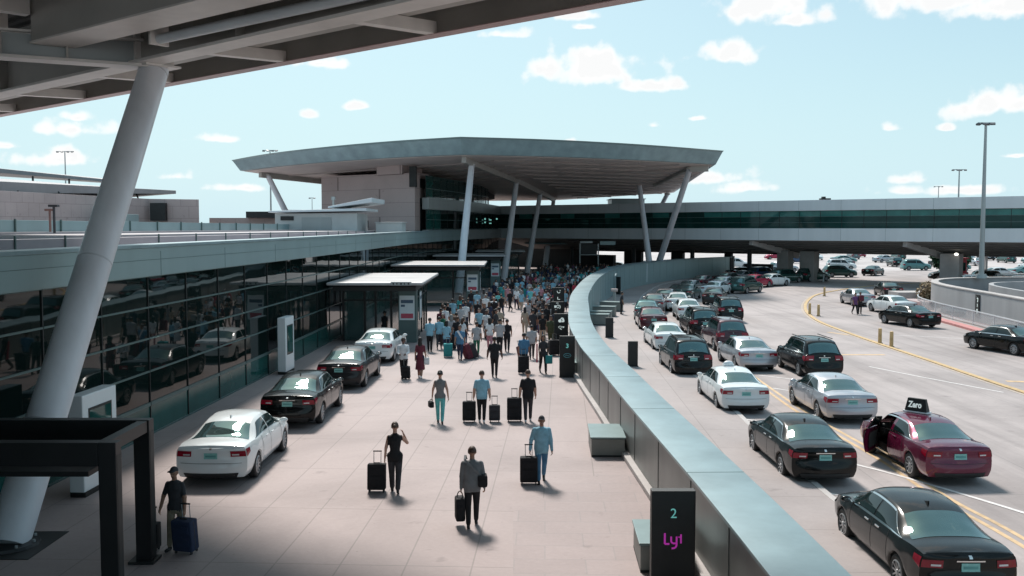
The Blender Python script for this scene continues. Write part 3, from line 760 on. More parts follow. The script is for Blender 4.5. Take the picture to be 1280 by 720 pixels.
# deep box beam parallel to the edge, nearer the camera
BX0, BX1 = Vector((-12.0,24.3)), Vector((-1.2,15.7)); BD = (BX1-BX0).normalized(); BN = Vector((BD.y,-BD.x))
if BN.y < 0: BN = -BN
def quad_(s0, s1, w0, w1): 
    q = [BX0+BD*s0+BN*w0, BX0+BD*s1+BN*w0, BX0+BD*s1+BN*w1, BX0+BD*s0+BN*w1]; return [(v.x, v.y) for v in q]
sub(MB().prism(quad_(0,22,.0,.95), 10.95, 12.43).build('box_beam', BEAMP, bevel=.012), ncn); sub(MB().prism(quad_(-.01,22,-.05,1.0), 10.90, 10.945).build('box_beam_soffit', BEAML), ncn)
a = BX0+BD*3.2+BN*1.55; b = BX0+BD*16+BN*1.9
m1 = MB(); m1.tube((a.x,a.y,10.85),(b.x,b.y,10.95),.12,.12,14); sub(m1.build('brace_pipe', WHITEP, smooth=True), ncn)
m1 = MB(); m1.box(a.x,a.y,10.95,.08,.5,.5, math.atan2(BD.y,BD.x)); sub(m1.build('pipe_lug', BEAML, bevel=.01), ncn)
# secondary beams and deck
for k in range(7):
    a = BX0+BD*(k*3.4-.0)-BN*.06; c_ = a-BN*11-BD*1.5
    m1 = MB(); m1.bar((a.x,a.y,11.85),(c_.x,c_.y,11.85), .32, .55); sub(m1.build('secondary_beam', BEAML if k % 2 == 0 else BEAMP, bevel=.01), ncn)
for k in range(3):
    a = BX0-BD*(2.5+k*3)+BN*.5; c_ = a-BN*10
    m1 = MB(); m1.bar((a.x,a.y,11.85),(c_.x,c_.y,11.85), .32, .55); sub(m1.build('secondary_beam', BEAML, bevel=.01), ncn)
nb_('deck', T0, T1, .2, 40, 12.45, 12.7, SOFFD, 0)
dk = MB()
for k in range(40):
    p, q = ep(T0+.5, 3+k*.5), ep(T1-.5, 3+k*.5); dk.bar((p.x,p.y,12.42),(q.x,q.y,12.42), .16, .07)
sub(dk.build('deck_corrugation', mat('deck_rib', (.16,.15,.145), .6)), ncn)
def root_sub(root_):
    """children are built in world metres round their thing's base"""
    def f(o): o.parent = root_; o.matrix_parent_inverse = Matrix.Translation(-Vector(root_.location)); return o
    return f
# ================================================================ entrance vestibules
ROOFV = mat('white_canopy_roof', (0.36, 0.36, 0.36), .5, .1, .14, .7, bump=.05, bscale=1.5)
POSTER = mat('poster_paper', (.62,.68,.70), .4, 0, .05, 3)
def poster(mbroot, x, y0, y1, z0, z1, face, red=True):
    """framed poster on a wall facing +x ('x') or -y ('y')"""
    fr, pp, ink, rd = MB(), MB(), MB(), MB()
    if face == 'y':
        fr.bx(x-.03, x+y1-y0+.03, y0-.04, y0, z0-.03, z1+.03); pp.bx(x, x+y1-y0, y0-.05, y0-.042, z0, z1)
        w = y1-y0
        ink.bx(x+.08, x+w-.08, y0-.056, y0-.052, z1-.42, z1-.24); ink.bx(x+.08, x+.3, y0-.056, y0-.052, z1-.62, z1-.5)
        rd.bx(x+.08, x+w-.08, y0-.056, y0-.052, z0+.1, z0+.36)
    else:
        fr.bx(x, x+.04, y0-.03, y1+.03, z0-.03, z1+.03); pp.bx(x+.042, x+.05, y0, y1, z0, z1)
        ink.bx(x+.052, x+.056, y0+.1, y1-.1, z1-.42, z1-.24)
        rd.bx(x+.052, x+.056, y0+.1, y1-.1, z0+.1, z0+.36)
    f = fr.build('poster', FRAME, bevel=.005); mbroot(f)
    for n, m_, mt in (('sheet', pp, POSTER), ('picture', ink, mat('poster_ink', (.05,.10,.16), .4)), ('red_band', rd, mat('poster_red', (.45,.06,.10), .4))):
        if n == 'red_band' and not red: continue
        o = m_.build(n, mt); o.parent = f; o.matrix_parent_inverse = f.matrix_parent_inverse.copy() if False else Matrix.Identity(4)
    return f
def vestibule(x0, x1, y0, y1, h, label, full=True):
    r = empty('entrance_vestibule', ((x0+x1)/2, y0, 0), 0, label, 'entrance', 'glazed entrance vestibules along the terminal front'); S = root_sub(r)
    rf = MB(); rf.bx(x0, x1, y0, y1, h+.04, h+.2); S(rf.build('roof', ROOFV, bevel=.06))
    sm = MB()
    for k in range(1, 6): sm.bx(x0+.1, x1-.1, y0+(y1-y0)*k/6-.015, y0+(y1-y0)*k/6+.015, h+.198, h+.206)
    S(sm.build('roof_seams', GREYM))
    S(MB().bx(x0+.3, x1-.4, y0+.35, y1-.35, h-.28, h-.03).build('ceiling_box', BLACKM))
    ex = x1-.75
    pw = MB()
    # frame posts round the glass box
    for x in (x0+.5, x0+1.7, x0+2.3, lerp(x0,ex,.72), ex-.05): pw.bx(x-.06, x+.06, y0+2.3, y0+2.42, 0, h-.28)
    for k in range(6): pw.bx(ex-.08, ex+.04, lerp(y0+2.3,y1-.5,k/5)-.06, lerp(y0+2.3,y1-.5,k/5)+.06, 0, h-.28)
    pw.bx(x0+.5, ex, y0+2.32, y0+2.4, 2.25, 2.33); pw.bx(ex-.06, ex+.02, y0+2.3, y1-.5, 2.25, 2.33)
    S(pw.build('frame', BLACK))
    S(MB().bx(x0+.5, ex, y0+2.34, y0+2.37, 0.05, h-.3).build('front_glass', CLEAR)); S(MB().bx(ex-.03, ex, y0+2.4, y1-.5, 0.05, h-.3).build('side_glass', CLEAR))
    dr = S(MB().bx(ex+.02, ex+.06, y0+4.4, y0+5.5, .03, 2.2).build('sliding_door', CLEAR)); h_ = MB().bx(ex+.06, ex+.1, y0+5.3, y0+5.34, .9, 1.3).build('handle', CHROME); h_.parent = dr
    if full:
        S(MB().bx(ex-.75, ex+.25, y0+1.6, y0+2.25, 0, h-.28).build('sign_pillar', mat('green_grey_pillar', (.10,.15,.145), .5, .1, .1, 1), bevel=.02))
        poster(S, ex-.68, y0+1.59, y0+2.42, 1.25, 2.6, 'y')
        poster(S, ex+.26, y0+3.0, y0+4.0, 1.2, 2.7, 'x', False)
        if y0 > 60: return r
        sg = S(MB().bx(x1-1.7, x1-.6, y0-.035, y0-.003, h+.05, h+.24).build('strip_sign', GREYM, bevel=.004))
        k_ = MB()
        for i in range(5): k_.bx(x1-1.6+i*.2, x1-1.6+i*.2+rnd.uniform(.05,.13), y0-.042, y0-.037, h+.09, h+.19)
        o = k_.build('lettering', BLACKM); o.parent = sg
    return r
vestibule(-9.9, -4.75, 51.0, 62.0, 3.2, 'nearest glass entrance vestibule, white flat roof with small strip sign and red-footed poster')
vestibule(-9.5, -2.15, 75, 83.5, 3.25, 'second glass entrance vestibule behind the nearest, thin pale roof at the first slanted column')
vestibule(-8.2, -0.75, 99, 107, 3.3, 'third glass entrance vestibule, pale thin roof edge beyond the first slanted column')
vestibule(-4.5, 1.6, 118, 125, 3.3, 'farthest glass entrance vestibule deep in shade under the big canopy', False)

# ================================================================ kiosks at the facade
def kiosk(x, y, lx, ly, h, label, w=None):
    r = empty('display_kiosk', (x, y, 0), R(-3), label, 'kiosk', 'white display kiosks along the terminal front')
    MB().box(0,0,h/2+.06,lx,ly,h-.12).build('housing', WHITE, r, bevel=.03)
    MB().box(0,0,.06,lx*1.02,ly*.96,.12).build('base', BLACKM, r)
    s = MB().box(lx/2+.004,0,h*.60,.012,ly*.68,h*.52).build('screen', BLACKM, r)
    MB().box(lx/2+.012,0,h*.60,.006,ly*.62,h*.47).build('screen_glass', GLASSG, s)
    return r
kiosk(-10.12, 22.95, .36, 1.7, 2.4, 'large white kiosk with dark screen behind the black frames at lower left')
kiosk(-9.85, 41.6, .36, 1.3, 2.45, 'slim white kiosk against the glass beside the second parked black car')
o = empty('totem', (-9.0, 55.0, 0), 0, 'tall pale totem with white edge inside the nearest entrance vestibule', 'totem')
MB().box(0,0,1.35,.9,.35,2.7).build('panel', GREYM, o, bevel=.03); MB().box(.5,-.02,1.35,.1,.4,2.75).build('edge_light', WHITE, o, bevel=.02)

# ================================================================ black portal frames at lower left
r = empty('walkway_shelter', (-7.0, 17, 0), 0, 'black steel portal frames of a walkway shelter at the lower left corner', 'shelter'); S = root_sub(r)
for y, x1, t in ((15.95,-6.62,.40), (17.85,-6.78,.40)):
    S(MB().bx(x1-.30,x1,y-.12,y+.12,0,2.72).build('post', BLACK, bevel=.012)); S(MB().bx(-16,x1-.303,y-.12,y+.12,2.72-t,2.72).build('beam', BLACK, bevel=.012))
    S(MB().bx(x1-.08,x1+.004,y-.08,y+.08,.1,2.5).build('post_channel', BLACKM))
    S(MB().bx(x1-.42,x1+.06,y-.22,y+.22,0.0,.05).build('base_plate', BLACKM))
S(MB().bx(-6.98,-6.80,16.3,16.5,0,2.58).build('inner_post', BLACK, bevel=.012))
S(MB().bx(-16,-7.25,16.2,17.6,2.05,2.14).build('lower_rail', BLACK))
S(MB().bx(-6.98,-6.8,16.11,17.69,2.5,2.71).build('side_beam', BLACK))

# ================================================================ benches
BT = mat('bench_top', (0.19,0.27,0.27), .4, .1, .08, 2); BB = mat('bench_side', (0.20,0.215,0.20), .5, .2, .1, 2)
def bench(x, y, lx, ly, label, h=.56, rz=R(-2)):
    r = empty('bench', (x, y, 0), rz, label, 'bench', 'box benches against the curved wall')
    MB().box(0,0,h/2-.03,lx,ly,h-.06).build('base', BB, r, bevel=.015)
    MB().box(0,0,h-.025,lx+.06,ly+.06,.05).build('seat', BT, r, bevel=.012)
    MB().box(0,0,.03,lx+.002,ly+.002,.05).build('kickplate', BLACKM, r); return r
bench(2.68, 27.0, .92, 1.8, 'grey box bench with teal top midway along the plaza side of the wall')
bench(2.85, 17.9, .95, 1.4, 'teal-topped box bench half hidden by the black pillar sign at bottom right')
bench(2.5, 41.6, .8, 1.6, 'small box bench behind the black pillar sign with the oval mark', rz=R(0))
for i, (x, y, a) in enumerate([(5.75,65.2,-10),(6.15,67.4,-12),(6.9,71.6,-14),(7.9,76.0,-20)]):
    bench(x, y, 1.7, .9, ['nearest of four grey bench blocks on the road side of the wall','second nearest of four grey bench blocks on the road side of the wall','third of four grey bench blocks on the road side of the wall','farthest of four grey bench blocks on the road side of the wall'][i], .75, R(a)).location.z = RZ+.11

# ================================================================ black pillar signs
CY = emis('sign_cyan', (.16,.50,.46), .35); MG = emis('sign_magenta', (.42,.03,.34), .42); SW = emis('sign_white', (.55,.62,.60), .5)
def stroke(mb, pts, w, y):
    for i in range(len(pts)-1):
        a, b = pts[i], pts[i+1]
        mb.bar((a[0], y, a[1]), (b[0], y, b[1]), w, .006, up=(0,1,0))
def pillar(x, y, w, h, label, rz=0, marks=None, name='pillar_sign', grp='black pillar signs along the wall'):
    r = empty(name, (x, y, 0), rz, label, 'sign', grp)
    MB().box(0,0,h/2+.01,w,.20,h-.02).build('panel', BLACKM, r, bevel=.008)
    MB().box(0,0,.02,w+.05,.26,.04).build('base', BLACK, r)
    MB().box(w/2-.012,-.102,h/2,.02,.01,h-.08).build('trim', BLACK, r)
    if marks: marks(r, w, h)
    return r
def ring(mb, cx_, cz_, rx, rz_, w, y, n=22):
    stroke(mb, [(cx_+rx*math.cos(2*math.pi*i/n), cz_+rz_*math.sin(2*math.pi*i/n)) for i in range(n+1)], w, y)
def m_two(r, w, h):
    text_obj('number', '2', .24, CY, r, (0,-.105,h-.40), (R(90),0,0), .003)
    m = MB(); y = -.106
    stroke(m, [(-.15,h-.74),(-.15,h-.93),(-.07,h-.93)], .032, y)
    stroke(m, [(-.04,h-.80),(-.04,h-.89),(-.01,h-.92),(.05,h-.92)], .03, y); stroke(m, [(.055,h-.80),(.055,h-.96),(.03,h-1.0),(-.03,h-1.01)], .03, y)
    stroke(m, [(.13,h-.76),(.13,h-.92)], .028, y); stroke(m, [(.085,h-.81),(.12,h-.81)], .02, y)
    m.build('logo', MG, r)
def m_three(r, w, h):
    text_obj('number', '3', .26, CY, r, (0,-.105,h-.42), (R(90),0,0), .003, .006)
    m = MB(); ring(m, 0, h-.82, .15, .085, .022, -.106); stroke(m, [(-.09,h-.84),(-.03,h-.80),(.04,h-.84),(.1,h-.80)], .02, -.106)
    m.build('logo', mat('sign_teal', (.10,.36,.40), .4), r)
def m_cloud(r, w, h):
    m = MB(); y = -.106
    m.ellipsoid((-.06,y,h-.36),(.09,.006,.08)); m.ellipsoid((.05,y,h-.31),(.10,.006,.12)); m.ellipsoid((.11,y,h-.36),(.06,.006,.07)); m.build('logo', SW, r)
    m = MB(); stroke(m, [(.06,h-.25),(.0,h-.29),(.06,h-.34),(.0,h-.38)], .03, y-.008); m.build('logo_mark', BLACKM, r)
    m = MB(); ring(m, -.05, h-.68, .09, .05, .02, y); stroke(m, [(.06,h-.65),(.15,h-.67),(.08,h-.72)], .03, y); stroke(m, [(-.06,h-.76),(.03,h-.80)], .03, y); m.build('arrow', SW, r)
def m_num(r, w, h):
    m = MB(); y = -.106
    m.bx(-.19,-.08,y-.004,y+.004,h-.36,h-.22); ring(m, .02, h-.28, .07, .09, .03, y); stroke(m, [(.1,h-.20),(.16,h-.25),(.17,h-.34),(.12,h-.42)], .03, y); m.build('lettering', SW, r)
    m = MB(); m.bx(-.08,.06,y-.004,y+.004,h-.09,h-.06); m.build('dash', SW, r)
def m_tick(r, w, h):
    m = MB(); y = -.106
    stroke(m, [(-.12,h-.22),(-.08,h-.34),(.04,h-.36),(.08,h-.28)], .035, y); stroke(m, [(.05,h-.18),(.12,h-.2)], .03, y)
    stroke(m, [(-.08,h-.62),(-.08,h-.78),(.08,h-.80)], .04, y); m.build('lettering', SW, r)
pillar(2.80, 16.45, .76, 1.76, 'black pillar sign with teal numeral 2 and magenta logo at bottom right', 0, m_two)
pillar(2.33, 40.3, .64, 1.76, 'black pillar sign with numeral 3 above a teal oval logo', 0, m_three)
pillar(2.50, 48.7, .72, 1.95, 'black pillar sign with white cloud-shaped logo and arrow', 0, m_cloud)
pillar(2.72, 57.3, .74, 1.9, 'black pillar sign with bracketed white lettering, third of the row', 0, m_num)
pillar(3.15, 64.5, .74, 2.3, 'black pillar sign with tick-shaped white marks, farthest of the row', 0, m_tick)
for i, (x, y, rz) in enumerate([(5.75,45.4,0),(5.85,57.4,0),(8.2,88.5,-20),(10.55,95.0,-35),(15.9,115.5,-45),(23.9,130.2,-50)]):
    lab = ['nearest blank black pillar standing on the road-side pavement','second blank black pillar on the road-side pavement, behind the nearest',
           'black pillar against the far wall face, leftmost of four','black pillar against the far wall face, second from left','black pillar against the far wall face, third from left','black pillar against the far wall face, rightmost near its end'][i]
    p = pillar(x, y, .46 if i < 2 else .42, 1.2 if i < 2 else 1.75, lab, R(rz), None, 'pillar_marker', 'blank black pillars on the road side of the wall')
    p.location.z = RZ+.11
# small grey post with a box head on the pavement
r = empty('ticket_post', (8.3, 77.6, RZ+.11), R(-20), 'slim grey post with a boxy head on the curved pavement', 'post')
MB().box(0,0,.75,.22,.22,1.5).build('post', GREYM, r, bevel=.02); MB().box(0,-.02,1.55,.5,.34,.22).build('head', mat('pinkish_cap', (.5,.4,.38), .5), r, bevel=.03)
# barrier arm by the kerb (thin curved pole)
r = empty('wall_logo', (11.0, 99.6, 1.55), R(-56), 'small white and pink logo lettering on the far road face of the wall', 'logo')
n_ = 0
for i in range(len(WALL)-1):
    if WALL[i].y > 96 and not n_:
        n_ = 1; p = WALL[i]+normals2(WALL)[i]*1.006; a = normals2(WALL)[i]
        r.location = (p.x, p.y, 1.6); r.rotation_euler = (0,0,math.atan2(a.y,a.x)+R(90))
t_ = MB(); stroke(t_, [(-6,.0),(-4,.12),(-2.2,0),(-.6,.1)], .2, -.01); t_.build('white_mark', SW, r)
t_ = text_obj('lettering', 'lyft', .95, MG, r, (4.4,-.012,.05), (R(90),0,0), .004, .02); t_.scale = (4, 1, 1)

# ================================================================ yellow bollards
def bollard(x, y, label):
    r = empty('bollard', (x*SC, y*SC, RZ), 0, label, 'bollard', 'pale yellow bollards by the curved yellow kerb')
    MB().tube((0,0,0),(0,0,.86),.11,.10,14).build('post', YELLOW, r, smooth=True)
    MB().tube((0,0,.862),(0,0,.885),.085,.05,14).build('cap', YELLOWF, r, smooth=True); MB().tube((0,0,0),(0,0,.03),.17,.17,12).build('foot', RUBBER, r)
bollard(20.15, 52.3, 'nearest pair of yellow bollards inside the kerb curve, left one'); bollard(20.15, 50.7, 'nearest pair of yellow bollards inside the kerb curve, right one')
bollard(21.75, 69.9, 'middle pair of yellow bollards inside the kerb curve, left one'); bollard(21.98, 68.6, 'middle pair of yellow bollards inside the kerb curve, right one')
bollard(29.0, 88.9, 'single far yellow bollard at the back bend of the yellow kerb'); 
r = empty('guide_post', (38.5, 118.5, RZ), 0, 'pale slim post standing in the bridge shadow by the twin pier', 'post'); MB().tube((0,0,0),(0,0,1.0),.1,.09,10).build('post', GREYM, r); MB().box(0,0,1.03,.24,.2,.1).build('head', BLACKM, r)

# ================================================================ ramp wall on the right
RW = cr(rs([(27.5,38),(28.6,46),(29.6,54),(30.4,61),(31.1,68),(32.4,74),(35.0,78.5),(39.0,80.8),(45,81.5),(56,81)]), 8)
r = empty('ramp_wall', (31, 62, 0), 0, 'curved grey concrete ramp wall on the right below the lamp post', 'wall'); S = root_sub(r)
RWM = mat('ramp_concrete', (0.335,0.34,0.345), .75, 0, .12, .6, streak=True, bump=.1, bscale=10)
S(strip_along(RW, .0, .45, RZ, 1.83).build('wall_face', RWM, smooth=True)); S(strip_along(RW, -.04, .55, 1.83, 1.93).build('coping', CONC, bevel=.02, smooth=True))
S(strip_along(offp(RW, 4.3), 0, .35, RZ, 1.75).build('inner_wall', RWM, smooth=True)); S(strip_along(offp(RW, .5), 0, 3.7, RZ, .6).build('planter_fill', mat('dark_fill', (.08,.06,.055), .9)))
S(strip_along(offp(RW, 8.6), 0, .35, RZ, 1.6).build('outer_inner_wall', RWM, smooth=True))
r2_ = empty('kerb_walk', (29.5, 60, 0)); 
flat = strip_along(offp(RW, -1.9), 0, 1.9, RZ-.02, RZ+.12); tag(flat.build('side_pavement', WALKM), kind='structure'); bpy.data.objects.remove(r2_)
tag(strip_along(offp(RW, -2.06), 0, .155, RZ-.02, RZ+.14).build('red_kerb', REDK, bevel=.01), kind='structure')
tag(strip_along(offp(RW, -1.88), 0, .55, RZ+.122, RZ+.128).build('red_stripe', REDK), kind='structure')
g = empty('guard_rail', (29.6, 60, 0), 0, 'low pale railing along the foot of the curved ramp wall', 'railing'); S = root_sub(g)
GR = offp(RW, -1.0)
S(strip_along(GR[8:66], -.03, .03, RZ+1.05, RZ+1.12).build('top_rail', WHITEP)); S(strip_along(GR[8:66], -.02, .02, RZ+.25, RZ+.30).build('bottom_rail', WHITEP))
S(strip_along(GR[8:66], -.006, .006, RZ+.31, RZ+1.04).build('mesh_panel', clearglass('rail_mesh', (.45,.50,.52), .42)))
pm = MB()
for p in GR[8:66:4]: pm.box(p.x,p.y,RZ+.6,.05,.05,.98)
S(pm.build('posts', WHITEP))
# black sign on the ramp wall
i = min(range(len(RW)), key=lambda k: abs(RW[k].y-66.8)); p = RW[i]; n = -normals2(RW)[i]
r = empty('wall_sign', (p.x+n.x*.03, p.y+n.y*.03, .8), math.atan2(n.y,n.x)+R(90), 'tall black sign with white marks on the curved ramp wall', 'sign')
MB().box(0,0,.1,.75,.05,1.55).build('panel', BLACKM, r, bevel=.01)
m = MB(); stroke(m, [(-.08,.62),(.08,.62),(.08,.40),(-.02,.40)], .09, -.03); stroke(m, [(-.02,.22),(.06,.16),(.0,.02)], .09, -.03); ring(m, .0,-.28,.1,.14,.08,-.03); m.build('lettering', SW, r)
# block by the ramp end with a small dry bush
tag(MB().bx(33.1,36.6,82,84.3,RZ,.8).build('planter_block', CONC, bevel=.04), 'low pale concrete block by the far end of the ramp wall', 'block')
tag(MB().bx(32.9,34.1,77,80.8,RZ,.35).build('planter_block', mat('pinkish_concrete', (.42,.34,.34), .8), bevel=.04), 'smaller pinkish concrete block in front of the pale block', 'block')
def bush(x, y, z, s, label, col, n=500):
    r = empty('bush', (x, y, z), 0, label, 'bush')
    m = MB(); 
    for k in range(n):
        a = rnd.uniform(0, 6.28); u = rnd.uniform(-1,1); q = rnd.random()**.4
        c = Vector((math.cos(a)*math.sqrt(1-u*u)*q*s*.6, math.sin(a)*math.sqrt(1-u*u)*q*s*.6, s*.75+u*q*s*.6))
        d = Vector((rnd.gauss(0,1), rnd.gauss(0,1), rnd.gauss(0,1))).normalized(); e = d.orthogonal().normalized(); l = s*.11
        m.add([c-d*l, c+e*l*.5, c+d*l, c-e*l*.5], [(0,1,2,3)])
    m.build('foliage', mat(label[:12], col, .8, 0, .4, 3), r, fix=False)
    t = MB()
    for k in range(5): t.tube((0,0,0),(rnd.uniform(-.3,.3)*s,rnd.uniform(-.3,.3)*s,s*.8),.03*s,.01*s,6)
    t.build('stems', mat('bark', (.12,.08,.06), .9), r)
bush(35.3, 81.2, RZ, 1.6, 'small dry brown bush beside the pale concrete block', (.26,.19,.11))
bush(58.5, 128, RZ, 4.2, 'round green tree seen under the bridge left of the right pier', (.035,.10,.05), 1500)

# ================================================================ lamp posts
def lamp(x, y, z0, h, label, rad=.16, heads=4, arm=1.0):
    r = empty('light_mast', (x, y, z0), 0, label, 'lamp post', 'tall floodlight masts')
    MB().tube((0,0,0),(0,0,h),rad,rad*.45,12).build('pole', GREYM, r, smooth=True); MB().tube((0,0,-.02),(0,0,.35),rad*2,rad*1.7,12).build('base', GREYM, r)
    MB().bx(-arm,arm,-.05,.05,h,h+.1).build('crossbar', GREYM, r)
    for k in range(heads):
        x_ = lerp(-arm, arm, k/(heads-1)); m = MB(); m.box(0,0,0,.42,.32,.16); o = m.build('floodlight', mat('lamp_head', (.12,.13,.14), .5), r, bevel=.02)
        o.location = (x_, -.1 if k % 2 else .12, h-.02); o.rotation_euler = (R(25 if k % 2 else -20), 0, R(20 if k < heads/2 else -20))
lamp(41.4, 84.6, 1.9, 13.5, 'tall grey floodlight mast standing on the curved ramp wall at right', .24, 4, .55)
lamp(69.5, 150, 0, 15.3, 'second floodlight mast behind the bridge, left of the tall one', .2, 4, .9)
lamp(110.6, 250, 0, 17, 'small distant light mast left of the other masts beyond the bridge', .2, 3, 1.0)
lamp(-37.3, 149, 0, 18.2, 'floodlight mast behind the left wing of the big canopy', .18, 4, 1.0)
lamp(-80.5, 174, 0, 20.0, 'distant floodlight mast above the far canopy at upper left', .2, 4, 1.4)
lamp(-41.5, 200, 0, 12.5, 'thin distant pole right of the pink far building', .14, 2, .5)

# ================================================================ far pink buildings and far canopy at left
r = empty('far_terminal', (-60, 100, 0), 0, 'long pink stone far terminal building at the left horizon', 'building'); S = root_sub(r)
S(MB().prism([(-39.0,120),(-45.4,120.5),(-56.5,90),(-88,70),(-105,110),(-60,150)], 0, [9.85,9.95,10.25,10.4,10.5,10]).build('stone_walls', STONE, bevel=.03))
S(MB().bx(-44.9,-43.0,119.4,120.1,7.2,9.4).build('window', BLACKM)); S(MB().bx(-47.6,-44.2,110,114,5.5,7.9).build('grey_annexe', TEAL, bevel=.03))
S(MB().bx(-49,-46.8,95,98.5,5.5,6.9).build('low_annexe', WHITEP, bevel=.03))
r = empty('far_canopy', (-70, 120, 10), 0, 'thin grey layered far canopy roof above the pink terminal at left', 'canopy'); S = root_sub(r)
FCM = mat('far_grey_roof', (.24,.235,.24), .5, .1, .12, .6, streak=True)
S(MB().prism([(-45.3,130),(-66,124),(-84,112),(-100,130),(-60,150)], [10.9,10.8,11.0,11,11], [11.35,12.3,13.9,14.6,12.5]).build('lower_roof', FCM, bevel=.03))
S(MB().prism([(-60.2,150),(-78,140),(-98,128),(-110,140),(-70,165)], [13.2,14.6,15.9,16,14], [13.55,15.3,17.0,17.2,14.8]).build('upper_roof', FCM, bevel=.03))
tr = MB()
for k in range(9):
    t = k/8; a = Vector((lerp(-50,-84,t), lerp(128.6,112,t))); tr.tube((a.x,a.y+.8,9.8),(a.x-.8,a.y+1.6,lerp(11,11.2,t)),.12,.12,6)
for k in range(9):
    t = k/8; tr.tube((lerp(-63,-97,t),lerp(149,129,t),lerp(12,14.5,t)),(lerp(-63,-97,t),lerp(149,129,t),lerp(13.4,15.8,t)),.15,.15,6)
S(tr.build('struts', BLACKM))
r = empty('far_roofs', (-34, 130, 0), 0, 'low pink and white roofs between the far terminal and the canopy', 'building'); S = root_sub(r)
S(MB().bx(-39,-22,124,135,0,7.6).build('stone_walls', STONE)); S(MB().bx(-34,-29,123,124,7.6,8.4).build('dark_box', BLACKM)); S(MB().bx(-29,-24,122,124,7.4,8.6).build('white_box', WHITEP))
# distant skyline seen under the bridge
r = empty('parking_structure', (150, 330, 0), 0, 'long pale low building far away beyond the parking area', 'building'); S = root_sub(r)
S(MB().bx(40,230,330,352,-.4,5.6).build('walls', CONC)); wm = MB()
for k in range(40): wm.bx(42+k*4.7,45.2+k*4.7,329.7,329.95,2.2,4.2)
S(wm.build('openings', DARK)); 
# booths, barriers and posts right of the far pier
for i, (x, y, w, l) in enumerate([(59.5,113,5,'white jersey barrier row by red posts, right of the pier'),(66.5,111,5,'white barrier row farther right behind the ramp wall')]):
    m = MB()
    for k in range(4): m.bx(x-w/2+k*w/4, x-w/2+(k+.94)*w/4, y-.25, y+.25, RZ, .95)
    tag(m.build('barrier', WHITE, bevel=.05), l, 'barrier')
PK = mat('red_panel', (.36,.05,.07), .5)
for i, (x, y, h) in enumerate([(55.2,118,2.9),(63.2,112,3.1),(70.6,108,3.0),(57.0,110,1.2)]):
    r = empty('gate_booth' if i < 3 else 'red_box', (x, y, RZ), 0, ['narrow dark red gate post right of the bridge pier','red-trimmed gate booth behind the lamp post','red-trimmed gate booth near the right edge under the bridge','low dark red box at the foot of the right pier'][i], 'booth' if i < 3 else 'box')
    MB().bx(-.5,.5,-.5,.5,0,h).build('body', PK, r, bevel=.03)
    MB().bx(-.7,.7,-.7,.7,h+.002,h+.15).build('roof', WHITE if i else PK, r, bevel=.02)
    if i < 3: MB().bx(-.35,.35,-.52,-.503,h*.5,h*.85).build('window', GLASSB, r)
r = empty('gate_gantry', (66, 116, 0), 0, 'long dark red and white gantry beam over the gate booths', 'gantry'); S = root_sub(r)
S(MB().bx(57,75,115.7,116.3,2.9,3.3).build('beam', PK)); S(MB().bx(57,75,115.6,115.69,3.05,3.15).build('stripe', WHITE))
for x in (57.3,66,74.7): S(MB().bx(x-.1,x+.1,115.8,116.2,RZ,2.9).build('post', WHITEP))
r = empty('toll_sign', (10.8, 131, 0), 0, 'dark direction sign frame with teal board under the terminal bridge', 'sign')
MB().bx(-1.6,-1.45,0,.15,0,4.2).bx(.9,1.05,0,.15,0,4.2).bx(-1.6,1.05,0,.15,2.6,2.7).build('frame', GREYM, r); MB().bx(-1.4,.8,-.03,.12,2.75,4.1).build('board', BLACKM, r); MB().bx(1.2,3.3,-.03,.05,4.0,4.5).build('lit_board', TEAL, r); MB().bx(-1.5,.2,-.04,.0,4.25,4.5).build('lettering', GREYM, r)
